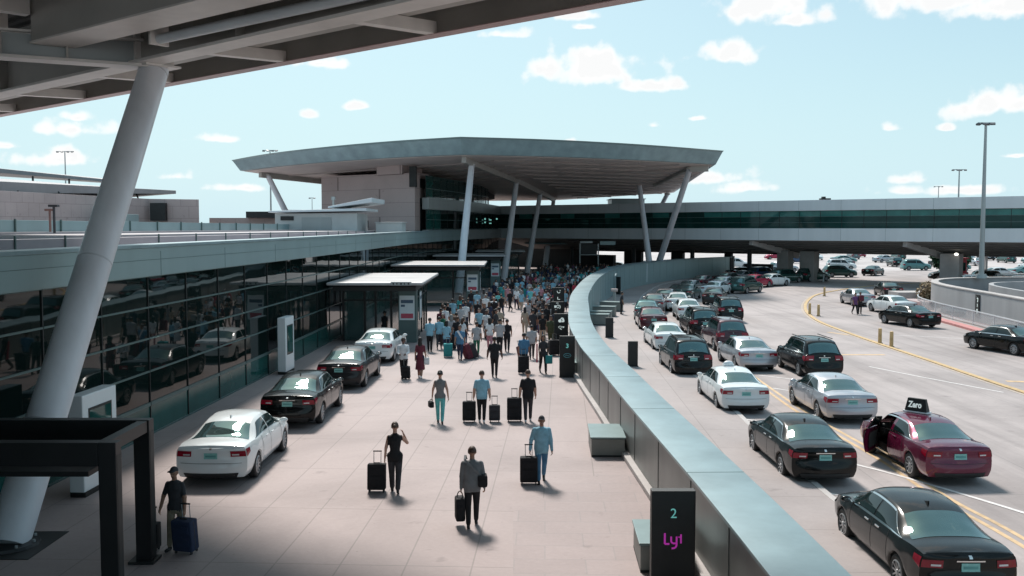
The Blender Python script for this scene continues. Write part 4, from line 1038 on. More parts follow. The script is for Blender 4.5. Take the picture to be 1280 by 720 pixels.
# ================================================================ cars
def pchip(tab):
    xs = [a for a, b in tab]; ys = [b for a, b in tab]; n = len(xs)
    d = [(ys[i+1]-ys[i])/(xs[i+1]-xs[i]) for i in range(n-1)]
    m = [d[0]]+[0 if d[i-1]*d[i] <= 0 else 2*d[i-1]*d[i]/(d[i-1]+d[i]) for i in range(1, n-1)]+[d[-1]]
    def f(x):
        if x <= xs[0]: return ys[0]
        if x >= xs[-1]: return ys[-1]
        i = max(k for k in range(n-1) if xs[k] <= x); h = xs[i+1]-xs[i]; t = (x-xs[i])/h
        return (2*t**3-3*t*t+1)*ys[i]+(t**3-2*t*t+t)*h*m[i]+(-2*t**3+3*t*t)*ys[i+1]+(t**3-t*t)*h*m[i+1]
    return f
KIND = {
 'sedan': dict(L=4.9, W=.925, sr=1.0, sf=3.87, ztop=[(.1,1.03),(.35,1.075),(.72,1.095),(1.15,1.25),(1.55,1.375),(2.0,1.44),(2.45,1.455),(2.85,1.43),(3.1,1.38),(3.45,1.20),(3.78,1.03),(4.2,.955),(4.6,.86),(4.8,.74)],
   belt=[(.1,.99),(.5,1.02),(1.0,1.0),(2.0,.975),(3.0,.95),(3.75,.93),(4.3,.86),(4.8,.68)], g=[(.62,0),(.75,.03),(1.15,.55),(1.55,.93),(1.8,1),(2.9,1),(3.1,.9),(3.45,.45),(3.82,0)],
   H=1.455, roofw=.60, rear=(.76,1.5,.13), front=(3.14,3.76), side=[(.98,1.68),(3.66,3.10)], mid=2.28, lampz=(.76,.90)),
 'suv': dict(L=4.7, W=.93, sr=.92, sf=3.68, ztop=[(.1,1.12),(.2,1.30),(.38,1.54),(.6,1.66),(1.0,1.70),(2.0,1.72),(2.6,1.69),(2.9,1.62),(3.3,1.36),(3.6,1.16),(4.1,1.06),(4.45,.95),(4.6,.82)],
   belt=[(.1,1.05),(.5,1.08),(1.0,1.05),(2.0,1.02),(3.0,1.0),(3.6,.98),(4.1,.93),(4.6,.76)], g=[(.08,.02),(.2,.35),(.38,.78),(.6,.97),(.8,1),(2.7,1),(2.95,.86),(3.3,.42),(3.64,0)],
   H=1.72, roofw=.64, rear=(.13,.44,.12), front=(2.96,3.56), side=[(.42,.72),(3.46,2.90)], mid=2.12, lampz=(.82,1.04)),
}
class CarShape:
    def __init__(s, k):
        s.k = k; s.zt = pchip(k['ztop']); s.belt = pchip(k['belt']); s.g = pchip(k['g'])
        W = k['W']; Ln = k['L']
        s.w = pchip([(.1,W-.055),(.5,W-.02),(1.2,W),(2.5,W),(3.6,W),(Ln-.7,W-.015),(Ln-.3,W-.09),(Ln-.12,W-.19)])
        s.s0 = .12; s.s1 = Ln-.14
    def zl(s, x):
        z = .24
        for c in (s.k['sr'], s.k['sf']):
            d = abs(x-c)
            if d < .375: z = max(z, .335+math.sqrt(.375**2-d*d)*.98)
        return z
    def pt(s, x, t):
        """right half surface point at station x (from the tail), ring parameter t in 0..7"""
        k = s.k; W = s.w(x); b = s.belt(x); zt = s.zt(x); g = max(0, min(1, s.g(x))); a = s.zl(x)
        arch = max(0, min(1, (a-.24)/.3))
        ry = lerp(W-.13, k['roofw'], g); rz = lerp(b+.012, zt-.055, g)
        if g < .02: rz = min(rz, zt-.02)
        P = [(W-.09+.05*arch, a), (W-.015+.012*arch, max(.40, a+.02)), (W+.008*arch, max(.64, a+.045)), (W-.022, max(b-.13, a+.07)), (W-.07, b), (ry, rz), (ry*.58, lerp(rz, zt, .80)), (0, zt)]
        i = min(6, int(t)); f = t-i
        if i >= 4 and i < 5: # straight glasshouse side with slight bulge
            y = lerp(P[4][0], P[5][0], f); z = lerp(P[4][1], P[5][1], f); y += .03*g*math.sin(math.pi*f)
            return y, z
        p0 = P[i-1] if i > 0 else P[i]; p1 = P[i]; p2 = P[i+1]; p3 = P[i+2] if i+2 < 8 else (-P[6][0], P[6][1])
        def c(a0, a1, a2, a3): return .5*((2*a1)+(-a0+a2)*f+(2*a0-5*a1+4*a2-a3)*f*f+(-a0+3*a1-3*a2+a3)*f**3)
        if i in (3,): p3 = p2
        if i == 5: p0 = p1
        return c(p0[0],p1[0],p2[0],p3[0]), c(p0[1],p1[1],p2[1],p3[1])
    def P3(s, x, t, side=1):
        y, z = s.pt(x, t); return Vector((side*y, x-s.k['L']/2, z))
    def nrm(s, x, t, side=1):
        e = .02; a = s.P3(x+e, t, side)-s.P3(x-e, t, side); t0 = max(0, t-e); t1 = min(7, t+e)
        b = s.P3(x, t1, side)-s.P3(x, t0, side)
        n = a.cross(b)
        if n.length < 1e-9: return Vector((0,0,1))
        n.normalize(); c = Vector((0, n.y, .6)); 
        if n.dot(s.P3(x, t, side)-Vector((0, x-s.k['L']/2, .6))) < 0: n = -n
        return n
    def depth(s, z, front=False):
        if front: return pchip([(.22,.08),(.35,.13),(.5,.14),(.6,.11),(.7,.05),(.8,0),(1.2,0)])(z)
        if s.k['H'] > 1.6: return pchip([(.22,.08),(.36,.12),(.56,.12),(.62,.05),(.9,.03),(1.06,.02),(1.2,0)])(z)
        return pchip([(.22,.07),(.34,.12),(.56,.12),(.66,.055),(.8,.035),(.93,.045),(1.0,.02),(1.06,0),(1.2,0)])(z)
    def cap(s, u, t, front=False):
        x = s.s1 if front else s.s0; y, z = s.pt(x, t); d = s.depth(z, front)+.0
        bulge = (1-abs(u)**3)*d + (1-u*u)*.05*(1 if z < .97 else .3)
        xx = x+bulge if front else x-bulge
        return Vector((u*y, xx-s.k['L']/2, z))
TS_ = [0,.5,1,1.5,2,2.5,3,3.4,3.7,4,4.35,4.7,5,5.3,5.65,6,6.5,7]
def car_body(s, hole=None):
    """hole: (x0,x1) door opening on the left side, t 0.4..4.95"""
    m = MB(); xs = []; x = s.s0
    k = s.k
    while x < s.s1-.01: xs.append(x); x += .065
    xs.append(s.s1)
    vs = []; fs = []; nt = len(TS_); row = 2*nt-1
    for x in xs:
        pts = [s.P3(x, t, -1) for t in TS_]+[s.P3(x, t, 1) for t in reversed(TS_[:-1])]
        vs += pts
    for i in range(len(xs)-1):
        for j in range(row-1):
            if hole and hole[0] < xs[i]+.03 < hole[1] and j < nt-1 and .4 < TS_[j]+.1 and TS_[j+1] < 5.01: continue
            fs.append((i*row+j, (i+1)*row+j, (i+1)*row+j+1, i*row+j+1))
    m.add(vs, fs)
    U = [-1,-.94,-.85,-.7,-.45,-.2,0,.2,.45,.7,.85,.94,1]
    for fr in (False, True):
        vs = [s.cap(u, t, fr) for t in TS_ for u in U]; n = len(U)
        m.add(vs, [(a*n+b, a*n+b+1, (a+1)*n+b+1, (a+1)*n+b) for a in range(nt-1) for b in range(n-1)])
    return m
def patch(s, q, side, off=.006, nx=8, nt=5, thick=True):
    """quad patch in (x,t): q = ((x,t) four corners), lifted off the body"""
    m = MB(); vs = []
    for i in range(nx+1):
        for j in range(nt+1):
            u, v = i/nx, j/nt
            x = lerp(lerp(q[0][0],q[1][0],u), lerp(q[3][0],q[2][0],u), v); t = lerp(lerp(q[0][1],q[1][1],u), lerp(q[3][1],q[2][1],u), v)
            vs.append(s.P3(x, t, side)+s.nrm(x, t, side)*off)
    m.add(vs, [(i*(nt+1)+j, (i+1)*(nt+1)+j, (i+1)*(nt+1)+j+1, i*(nt+1)+j+1) for i in range(nx) for j in range(nt)])
    return m
def mirror_patch(s, x0a, x1a, t0, t1, off, inner0=0.0):
    """patch across the centre line: windscreens; x range narrows nothing, t from t0 (edge) to 7 and back"""
    m = MB(); vs = []; nx = 8; T = [lerp(t0, 7, j/8) for j in range(9)]; cols = [(t, -1) for t in T]+[(t, 1) for t in reversed(T[:-1])]
    for i in range(nx+1):
        for t, sd in cols:
            e = 1-(t-t0)/(7-t0) if t0 < 7 else 0
            x = lerp(x0a, x1a, i/nx); vs.append(s.P3(x, t, sd)+s.nrm(x, t, sd)*off)
    c = len(cols); m.add(vs, [(i*c+j, (i+1)*c+j, (i+1)*c+j+1, i*c+j+1) for i in range(nx) for j in range(c-1)])
    return m
def cap_patch(s, u0, u1, z0, z1, off, front=False, nu=6, nz=3, slant=0.0):
    m = MB(); vs = []
    x = s.s1 if front else s.s0
    def tz(z):
        lo, hi = 0.0, 4.6
        for _ in range(22):
            mid = (lo+hi)/2
            if s.pt(x, mid)[1] < z: lo = mid
            else: hi = mid
        return lo
    for i in range(nu+1):
        for j in range(nz+1):
            u = lerp(u0, u1, i/nu); z = lerp(z0+slant*abs(u-u0)*0, z1, j/nz)
            p = s.cap(u, tz(z), front); p.y += off if front else -off
            vs.append(p)
    m.add(vs, [(i*(nz+1)+j, (i+1)*(nz+1)+j, (i+1)*(nz+1)+j+1, i*(nz+1)+j+1) for i in range(nu) for j in range(nz)])
    return m
def make_wheel(parent, x, y, side):
    h = MB(); h.lathe([(0,-.06),(.235,-.06),(.235,.06),(0,.06)], 20, axis='x'); hub = h.build('wheel', mat('wheel_dark', (.03,.03,.032), .6), parent)
    hub.location = (x, y, .335)
    t = MB(); t.lathe([(.225,-.10),(.29,-.112),(.325,-.09),(.335,-.05),(.335,.05),(.325,.09),(.29,.112),(.225,.10),(.225,-.10)], 28, axis='x'); t.build('tyre', RUBBER, hub, smooth=True)
    r = MB(); o = .085*side
    for k in range(10):
        a = 2*math.pi*k/10; r.bar((o, .04*math.cos(a), .04*math.sin(a)), (o+.012*side, .215*math.cos(a+.08), .215*math.sin(a+.08)), .034, .018, up=(1,0,0))
    r.lathe([(.205,-.0),(.23,0),(.23,.02*side),(.205,.03*side),(.205,0)], 24, c=(o,0,0), axis='x'); r.lathe([(0,.03*side),(.05,.025*side),(.055,0)], 12, c=(o,0,0), axis='x')
    r.build('rim', RIM, hub)
    return hub
PAINT = {}
def paint(name, col, metal=.35, rough=.28):
    if name in PAINT: return PAINT[name]
    m, nt, p = newmat('paint_'+name)
    p.inputs['Base Color'].default_value = (*col, 1); p.inputs['Metallic'].default_value = metal; p.inputs['Roughness'].default_value = rough
    p.inputs['Coat Weight'].default_value = .45 if max(col) < .05 else 1.0; p.inputs['Coat Roughness'].default_value = 0.02; p.inputs['Specular IOR Level'].default_value = .1
    tc = nt.nodes.new('ShaderNodeTexCoord'); n = N(nt, 'ShaderNodeTexNoise', Scale=3.0, Detail=6.0); L(nt, tc.outputs['Object'], n.inputs['Vector'])
    rr = nt.nodes.new('ShaderNodeMapRange'); rr.inputs[3].default_value = rough*.8; rr.inputs[4].default_value = rough*1.5; L(nt, n.outputs[0], rr.inputs[0]); L(nt, rr.outputs[0], p.inputs['Roughness'])
    PAINT[name] = m; return m
PC = dict(black=((.005,.006,.006),.0,.2), charcoal=((.02,.02,.022),.3,.3), grey=((.14,.14,.15),.6,.3), silver=((.40,.41,.44),.6,.32), white=((.70,.74,.74),0,.3), maroon=((.12,.007,.035),.35,.25),
          darkred=((.07,.012,.018),.3,.3), red=((.38,.02,.06),.2,.3), green=((.015,.06,.05),.3,.3), blue=((.03,.07,.15),.3,.3), teal=((.10,.24,.24),.3,.3), wine=((.05,.014,.024),.3,.3))
CHIRAL = {}
def make_car(kind, colour, open_door=False):
    s = CarShape(KIND[kind]); k = s.k; Ln = k['L']; pm = paint(colour, *PC[colour]); dy = -Ln/2
    r = empty('parked_car')
    hx = (2.42, 3.36)
    car_body(s, hx if open_door else None).build('body', pm, r, smooth=True)
    # floor and inner arches: dark tub
    ub = MB(); ub.box(0, 0, .32, 1.30, Ln-.5, .2)
    if not open_door: ub.box(0, 0, .55, 1.30, Ln-.5, .3)
    for c in (k['sr'], k['sf']): ub.box(0, c+dy, .62, 1.72, .68, .14)
    ub.build('underbody', mat('underbody_black', (.01,.01,.01), .9), r)
    # glass
    mirror_patch(s, k['rear'][0], k['rear'][1], 5.22, 7, .006).build('rear_window', CARGL, r, smooth='all')
    mirror_patch(s, k['front'][0], k['front'][1], 5.16, 7, .006).build('windscreen', CARGL, r, smooth='all')
    (b0, b1), (f0, f1) = k['side']; md = k['mid']
    for sd in (-1, 1):
        patch(s, ((b0,4.16),(md-.04,4.16),(md-.04,4.86),(b1,4.86)), sd).build('side_window', CARGLS, r, smooth='all')
        if not (open_door and sd == -1): patch(s, ((md+.04,4.16),(f0,4.16),(f1,4.86),(md+.04,4.86)), sd).build('side_window', CARGLS, r, smooth='all')
        # seams, sill strip and handles
        sm = MB()
        for x in (md, lerp(md,k['sr'],.62) if kind == 'sedan' else k['sr']+.45, k['sf']-.45):
            q = patch(s, ((x-.008,.9),(x+.008,.9),(x+.008,4.05),(x-.008,4.05)), sd, .004, 1, 8); sm.add(q.v, q.f)
        q = patch(s, ((b0-.04,4.02),(f0+.04,4.02),(f0+.04,4.12),(b0-.04,4.12)), sd, .005, 14, 1); 
        sm.build('door_seams', BLACKM, r)
        if colour in ('black','silver','charcoal','maroon'):
            q2 = patch(s, ((b1,4.86),(f1,4.86),(f1,4.93),(b1,4.93)), sd, .009, 12, 1); q.add(q2.v, q2.f)
            q3 = patch(s, ((b0-.03,4.12),(b0+.0,4.12),(b1+.0,4.9),(b1-.03,4.9)), sd, .009, 1, 6); q.add(q3.v, q3.f)
            q.build('window_trim', CHROME, r)
        for x in (md-.28, f0-1.12 if kind == 'sedan' else f0-1.1):
            if open_door and sd == -1 and x > md: continue
            y, z = s.pt(x, 3.35); 
            MB().box(sd*(y+.016), x+dy-.02, z, .028, .19, .032).build('door_handle', CHROME if colour in ('black','silver') else pm, r, bevel=.008)
        ym, zm = s.pt(f0-.14, 4.1)
        if not (open_door and sd == -1):
            h = MB().ellipsoid((sd*(ym+.12), f0-.14+dy, zm+.05),(.115,.07,.07)).build('wing_mirror', pm, r, smooth='all')
            g = MB().box(sd*(ym+.12), f0-.14+dy-.066, zm+.05,.15,.006,.08).build('mirror_glass', CHROME, h)
    # tail lamps wrap round the corner
    z0, z1 = k['lampz']; z0 += .0
    for sd in (-1, 1):
        u0, u1 = (.56*sd, .985*sd)
        tl = cap_patch(s, u0, u1, z0, z1, .010)
        x_ = s.s0
        lo, hi = 2.0, 3.95
        q = patch(s, ((x_+.0,2.45),(x_+.24,2.75),(x_+.24,3.35),(x_+.0,3.5)), sd, .010, 4, 3)
        tl.add(q.v, q.f); t_ = tl.build('tail_light', LENSR, r, smooth='all')
        c2 = cap_patch(s, .60*sd, .80*sd, z0+.03, z0+.065, .016); c2.build('reverse_light', LENSW, t_)
        hl = cap_patch(s, .55*sd, .97*sd, .60, .70, .01, True); q = patch(s, ((s.s1-.28,3.2),(s.s1,2.6),(s.s1,3.6),(s.s1-.28,3.75)), sd, .01, 4, 3); hl.add(q.v, q.f); hl.build('headlight', LENSW, r, smooth='all')
    zp = .78 if kind == 'sedan' else .84
    pl = cap_patch(s, -.19, .19, zp-.075, zp+.075, .014).build('licence_plate', PLATE, r)
    cap_patch(s, -.15, .15, zp-.03, zp+.02, .019, nz=1).build('characters', mat('plate_marks', (.10,.30,.29), .5), pl)
    if colour in ('black','charcoal','silver'): cap_patch(s, -.30, .30, zp+.10, zp+.125, .018, nz=1).build('chrome_strip', CHROME, r)
    em = cap_patch(s, -.035, .035, .935 if kind == 'sedan' else 1.0, .985 if kind == 'sedan' else 1.05, .012, nz=2).build('badge', CHROME, r)
    cap_patch(s, -.80, .80, .235, .36, .006).build('lower_bumper', mat('black_plastic', (.02,.02,.02), .6), r)
    cap_patch(s, -.86, .86, .596, .604, .004, nz=1, nu=14).build('bumper_seam', BLACKM, r)
    cap_patch(s, -.5, .5, .40, .56, .008, True).build('grille', BLACKM, r)
    MB().prism([(-.015,-.10),(.015,-.10),(.008,.10),(-.008,.10)], 0, [.06,.06,.01,.01]).build('roof_fin', pm, r).location = (0, dy+1.85 if kind == 'sedan' else dy+.85, s.zt(1.85)-.01)
    if kind == 'suv':
        for sd in (-1, 1):
            m_ = MB(); m_.bar((sd*.60,dy+.8,1.72),(sd*.60,dy+2.7,1.73),.035,.03)
            m_.build('roof_rail', BLACK if colour != 'white' else CHROME, r)
        q = mirror_patch(s, .095, .13, 5.0, 7, .03); 
    for c in (k['sr'], k['sf']):
        for sd in (-1, 1): make_wheel(r, sd*(k['W']-.125), c+dy, sd)
    if open_door:
        seat = mat('grey_seat_fabric', (.22,.22,.21), .8)
        for sx in (-.38,.38):
            MB().box(sx, dy+2.75, .62, .52, .55, .18).box(sx, dy+2.44, .95, .50, .16, .62).box(sx, dy+2.42, 1.28, .26,.10,.16).build('seat', seat, r, bevel=.05)
        MB().box(0, dy+1.75, .60, 1.3, .5, .2).box(0, dy+1.5, .9, 1.3, .16, .55).build('rear_bench', seat, r, bevel=.05)
        MB().box(0, dy+3.35, .85, 1.4, .3, .3).build('dashboard', BLACKM, r, bevel=.05); MB().lathe([(.17,-.012),(.19,0),(.17,.012),(.155,0),(.17,-.012)], 20, c=(-.38, 0, 0), axis='x').build('x', BLACKM).name = 'steering_wheel'
        sw = bpy.data.objects['steering_wheel']; sw.parent = r; sw.rotation_euler = (0,0,R(90)); sw.location = (-.38, dy+3.05+.38, .98); sw.location = (-.38, dy+3.10, .98)
        sw.data.transform(Matrix.Translation((.38,0,0)))
        # sill strip and the door itself, hinged at its front edge
        q = patch(s, ((hx[0],.15),(hx[1],.15),(hx[1],.55),(hx[0],.55)), -1, .006, 6, 1); q.build('sill_strip', CHROME, r)
        piv = s.P3(hx[1], 2.2, -1); T = Matrix.Rotation(R(-38), 4, 'Z') @ Matrix.Translation(-Vector((piv.x, piv.y, 0)))
        def hinge(o): o.data.transform(T); o.location = (piv.x, piv.y, 0); return o
        dm = MB(); q = patch(s, ((hx[0],.45),(hx[1],.45),(hx[1],4.1),(hx[0],4.1)), -1, 0, 8, 14); q2 = patch(s, ((hx[0],.45),(hx[1],.45),(hx[1],4.1),(hx[0],4.1)), -1, -.10, 8, 14)
        dm.add(q.v, q.f)
        edge = [i*15 for i in range(9)]+[8*15+j for j in range(1,15)]+[i*15+14 for i in range(7,-1,-1)]+[j for j in range(13,0,-1)]
        o_ = len(dm.v); dm.add(q2.v, q2.f); n_ = len(q.v)
        for a in range(len(edge)):
            b = (a+1) % len(edge); dm.f.append((edge[a], edge[b], n_+edge[b], n_+edge[a])); dm.m.append(0)
        dm.m = [0]*len(dm.f); dr = hinge(dm.build('open_door', pm, r, smooth=True)); dr.parent = r
        fr = MB(); pts = [(hx[0]+.02,4.1),(hx[0]+.02,4.9),(f1,4.9),(f0,4.15)]
        P_ = [s.P3(a, b, -1)-Vector((-.02,0,0)) for a, b in pts]
        for a in range(3): fr.bar(P_[a], P_[a+1], .035, .035)
        fo = hinge(fr.build('window_frame', BLACKM)); fo.parent = r
        gl = hinge(patch(s, ((hx[0]+.04,4.1),(f0,4.16),(f1,4.86),(hx[0]+.04,4.86)), -1, -.03).build('door_glass', CARGLS, smooth='all')); gl.parent = r
        tr_ = MB(); q = patch(s, ((hx[0]+.08,1.0),(hx[1]-.08,1.0),(hx[1]-.08,3.6),(hx[0]+.08,3.6)), -1, -.115, 6, 6); tr_.add(q.v, q.f); tr = hinge(tr_.build('door_trim', mat('door_trim', (.05,.05,.05), .7))); tr.parent = r
        ym, zm = s.pt(f0-.14, 4.1); h = hinge(MB().ellipsoid((-(ym+.12), f0-.14+dy, zm+.05),(.115,.07,.07)).build('wing_mirror', pm, smooth='all')); h.parent = r
    freeze(r); return r
PROTO = {}
def car(kind, colour, x, y, heading, label, group='cars queueing on the road', name='car', scale=1.0):
    """x, y: ground point below the middle of the rear bumper; heading clockwise from straight ahead"""
    key = (kind, colour)
    if key not in PROTO: PROTO[key] = make_car(kind, colour)
    c = copy_tree(PROTO[key]); Ln = KIND[kind]['L']/2; h = R(heading)
    f_ = .962 if group.startswith('cars parked at') else 1.022
    x *= f_; y *= f_
    c.name = name; c.location = (x+math.sin(h)*Ln, y+math.cos(h)*Ln, RZ-.012); c.rotation_euler = (0,0,-h); v_ = random.Random(int(x*97+y*131)); c.scale = (scale*v_.uniform(.975,1.02), scale*v_.uniform(.97,1.03), scale*v_.uniform(.97,1.03))
    return tag(c, label, 'car', group)
def g0(c, z): c.location.z = z; return c
CARS = []
LFT = 'cars parked at the terminal front'
g0(car('sedan','white',-7.62,23.9,0,'white sedan parked nearest by the terminal glass, behind the leftmost woman', LFT, 'white_sedan'), 0)
g0(car('sedan','black',-7.32,31.0,1,'glossy black sedan parked right behind the white one at the terminal front', LFT, 'black_sedan'), 0)
g0(car('sedan','charcoal',-7.0,38.4,2,'dark charcoal sedan parked beside the slim white kiosk', LFT, 'dark_sedan'), 0)
g0(car('sedan','white',-6.75,46.0,3,'low white sedan parked just in front of the nearest entrance vestibule', LFT, 'white_sedan'), 0)
Q = 'cars queueing on the road'
car('sedan','black',7.85,16.1,0,'black sedan nearest the camera at the bottom right corner',Q,'black_sedan')
car('sedan','black',7.93,23.9,-1,'black sedan with chrome boot strip, second in the lane along the wall',Q,'black_sedan')
tx = car('sedan','white',8.22,33.3,-1,'white taxi sedan with a white dome on its roof',Q,'taxi')
d_ = MB().ellipsoid((0,0,0),(.20,.13,.13)).bx(-.2,.2,-.12,.12,-.06,-.0).build('roof_dome', WHITE, tx, smooth=True); d_.location = (-.05,.15,1.53)
car('suv','black',7.95,41.6,-1,'black estate car with red-lit roof reflection behind the white taxi',Q,'black_estate')
car('sedan','white',8.35,50.0,0,'white saloon next to the kerb, just behind the black estate car',Q,'white_sedan')
car('sedan','darkred',8.95,60.2,3,'very dark red-black sedan by the kerb where the pavement starts to bend',Q,'dark_sedan')
car('sedan','teal',9.35,66.5,8,'teal-grey sedan tucked behind the dark sedan at the pavement bend',Q,'teal_sedan')
car('sedan','grey',10.7,73.0,13,'grey sedan third from the bend in the queue hugging the pavement',Q,'grey_sedan')
car('sedan','grey',12.5,80.0,18,'larger grey sedan turning along the curved pavement',Q,'grey_sedan')
car('sedan','charcoal',14.7,87.0,24,'charcoal sedan along the curved pavement before the dark cluster',Q,'charcoal_sedan')
car('suv','silver',11.25,43.2,-1,'silver sedan-like car in the middle lane behind the black estate car',Q,'silver_car') if False else car('sedan','silver',11.25,43.3,-2,'silver sedan in the second lane, beside the black estate car',Q,'silver_sedan')
car('sedan','silver',11.36,31.6,-1,'large silver sedan in the second lane right of the white taxi',Q,'silver_sedan')
car('suv','black',13.6,41.4,-2,'black SUV with roof rails in the third lane beside the silver sedans',Q,'black_suv')
car('suv','wine',11.65,50.2,-1,'dark wine-coloured SUV in the second lane ahead of the silver sedan',Q,'dark_suv')
car('suv','black',11.6,57.2,0,'black SUV in the second lane directly ahead of the wine-coloured one',Q,'black_suv')
car('sedan','white',12.55,67.2,4,'white sedan, nearer of the two whites close together in the second lane',Q,'white_sedan')
car('sedan','white',12.95,74.9,10,'white sedan, farther of the two whites close together in the second lane',Q,'white_sedan')
car('suv','black',15.15,66.0,3,'tall black SUV alone in the third lane, right of the two white sedans',Q,'black_suv')
car('sedan','charcoal',17.0,81.5,18,'charcoal sedan with pale rear glass at the head of the third lane',Q,'charcoal_sedan')
car('sedan','green',15.2,86.0,24,'dark green-black sedan seen over the roofs of the white cars',Q,'dark_sedan')
car('sedan','white',18.9,92.0,30,'white sedan amid dark cars at the bend of the queue',Q,'white_sedan')
car('sedan','grey',16.6,93.2,30,'grey sedan near the wall at the bend of the queue',Q,'grey_sedan')
car('suv','green',22.2,95.4,42,'dark green SUV on the outer side of the bend, side showing',Q,'green_suv')
car('sedan','red',25.2,104.5,48,'bright red car deep in the queue near the wall end',Q,'red_sedan')
car('sedan','silver',21.2,100.5,40,'silver sedan between the bend and the bright red car',Q,'silver_sedan')
car('sedan','white',27.6,107.0,52,'white sedan on the outer edge of the queue beyond the dark green SUV',Q,'white_sedan')
car('sedan','wine',19.6,103.5,38,'wine sedan by the wall, left of the bright red car',Q,'wine_sedan')
car('suv','green',31.0,113.8,56,'dark green SUV in the row just before the bridge shadow, left one',Q,'green_suv')
car('suv','green',35.2,117.2,60,'dark green SUV in the row just before the bridge shadow, right one',Q,'green_suv')
car('sedan','charcoal',23.6,110.5,46,'charcoal sedan beside the far end of the wall',Q,'charcoal_sedan')
car('sedan','silver',26.6,115.8,52,'silver sedan at the very end of the wall',Q,'silver_sedan')
car('suv','blue',30.0,120.5,56,'dark blue SUV behind the green pair, next to the wall end',Q,'blue_suv')
mz = make_car('sedan', 'maroon', True); mz.location = (11.55, 24.5+2.45, RZ-.012); mz.rotation_euler = (0,0,R(1.5)); mz.name = 'maroon_sedan'
tag(mz, 'maroon sedan with its front left door open and lit sign on its roof', 'car', Q)
ts_ = MB().prism([(-.42,-.13),(.42,-.13),(.42,.13),(-.42,.13)], 1.50, 1.86, topshift=[(-.34,-.05),(.34,-.05),(.34,.05),(-.34,.05)]).build('roof_sign', BLACKM, mz, bevel=.015); ts_.location = (-.02,.1,0); ts_.rotation_euler = (0,0,R(-48)); ts_.scale = (.75,.9,1)
MB().bx(-.47,.47,-.16,.16,1.46,1.498).build('sign_base', WHITE, ts_, bevel=.01)
t_ = text_obj('lettering', 'Zero', .24, SW, ts_, (-.03,-.105,1.68), (R(77),0,0), .004, .008)
RG = 'cars driving on the right side of the road'
car('sedan','silver',29.5,79.8,2,'silver sedan just behind the walking pair on the right roadway',RG,'silver_sedan')
car('sedan','charcoal',35.9,90.0,8,'dark sports car farthest up the right roadway near the bridge shadow',RG,'sports_car')
car('sedan','white',29.6,71.6,-8,'white sedan on the right roadway between silver and black cars',RG,'white_sedan')
car('sedan','black',27.3,62.2,-14,'black sedan on the right roadway beside the red kerb',RG,'black_sedan')
car('sedan','black',26.9,48.4,-16,'black sedan cut by the right edge below the ramp wall',RG,'black_sedan')
# ================================================================ people
SKIN = {'light': mat('skin_light', (.46,.27,.20), .55, 0, .06, 8), 'tan': mat('skin_tan', (.28,.15,.10), .55, 0, .06, 8), 'brown': mat('skin_brown', (.11,.055,.04), .5, 0, .06, 8)}
def cloth(name, col): return mat('cloth_'+name, col, .88, 0, .22, 5.0, bump=.5, bscale=14)
CC = dict(black=(.010,.010,.012), charcoal=(.035,.035,.04), grey=(.16,.165,.17), lightgrey=(.36,.36,.37), white=(.66,.68,.69), lightblue=(.22,.42,.52), blue=(.07,.19,.32), navy=(.015,.025,.06),
          teal=(.03,.26,.27), green=(.02,.13,.08), olive=(.06,.07,.035), maroon=(.12,.02,.035), red=(.38,.03,.06), pink=(.45,.22,.26), purple=(.14,.06,.16), beige=(.38,.30,.23), brown=(.10,.06,.045), cyan=(.12,.45,.45), khaki=(.25,.21,.15), royal=(.04,.09,.42))
CL_ = {k: cloth(k, v) for k, v in CC.items()}
HAIR = {'dark': mat('hair_dark', (.012,.009,.008), .6, 0, .3, 30), 'brown': mat('hair_brown', (.06,.03,.018), .6, 0, .3, 30), 'grey': mat('hair_grey', (.22,.21,.20), .6, 0, .3, 30), 'cap': CL_['charcoal']}
EYE = mat('eye_dark', (.01,.008,.008), .3); LIP = mat('lip', (.22,.08,.07), .5)
SHOE = {'black': mat('shoe_black', (.012,.012,.012), .45), 'white': mat('shoe_white', (.6,.6,.6), .6)}
def rotx(v, a): return Vector((v.x, v.y*math.cos(a)-v.z*math.sin(a), v.y*math.sin(a)+v.z*math.cos(a)))
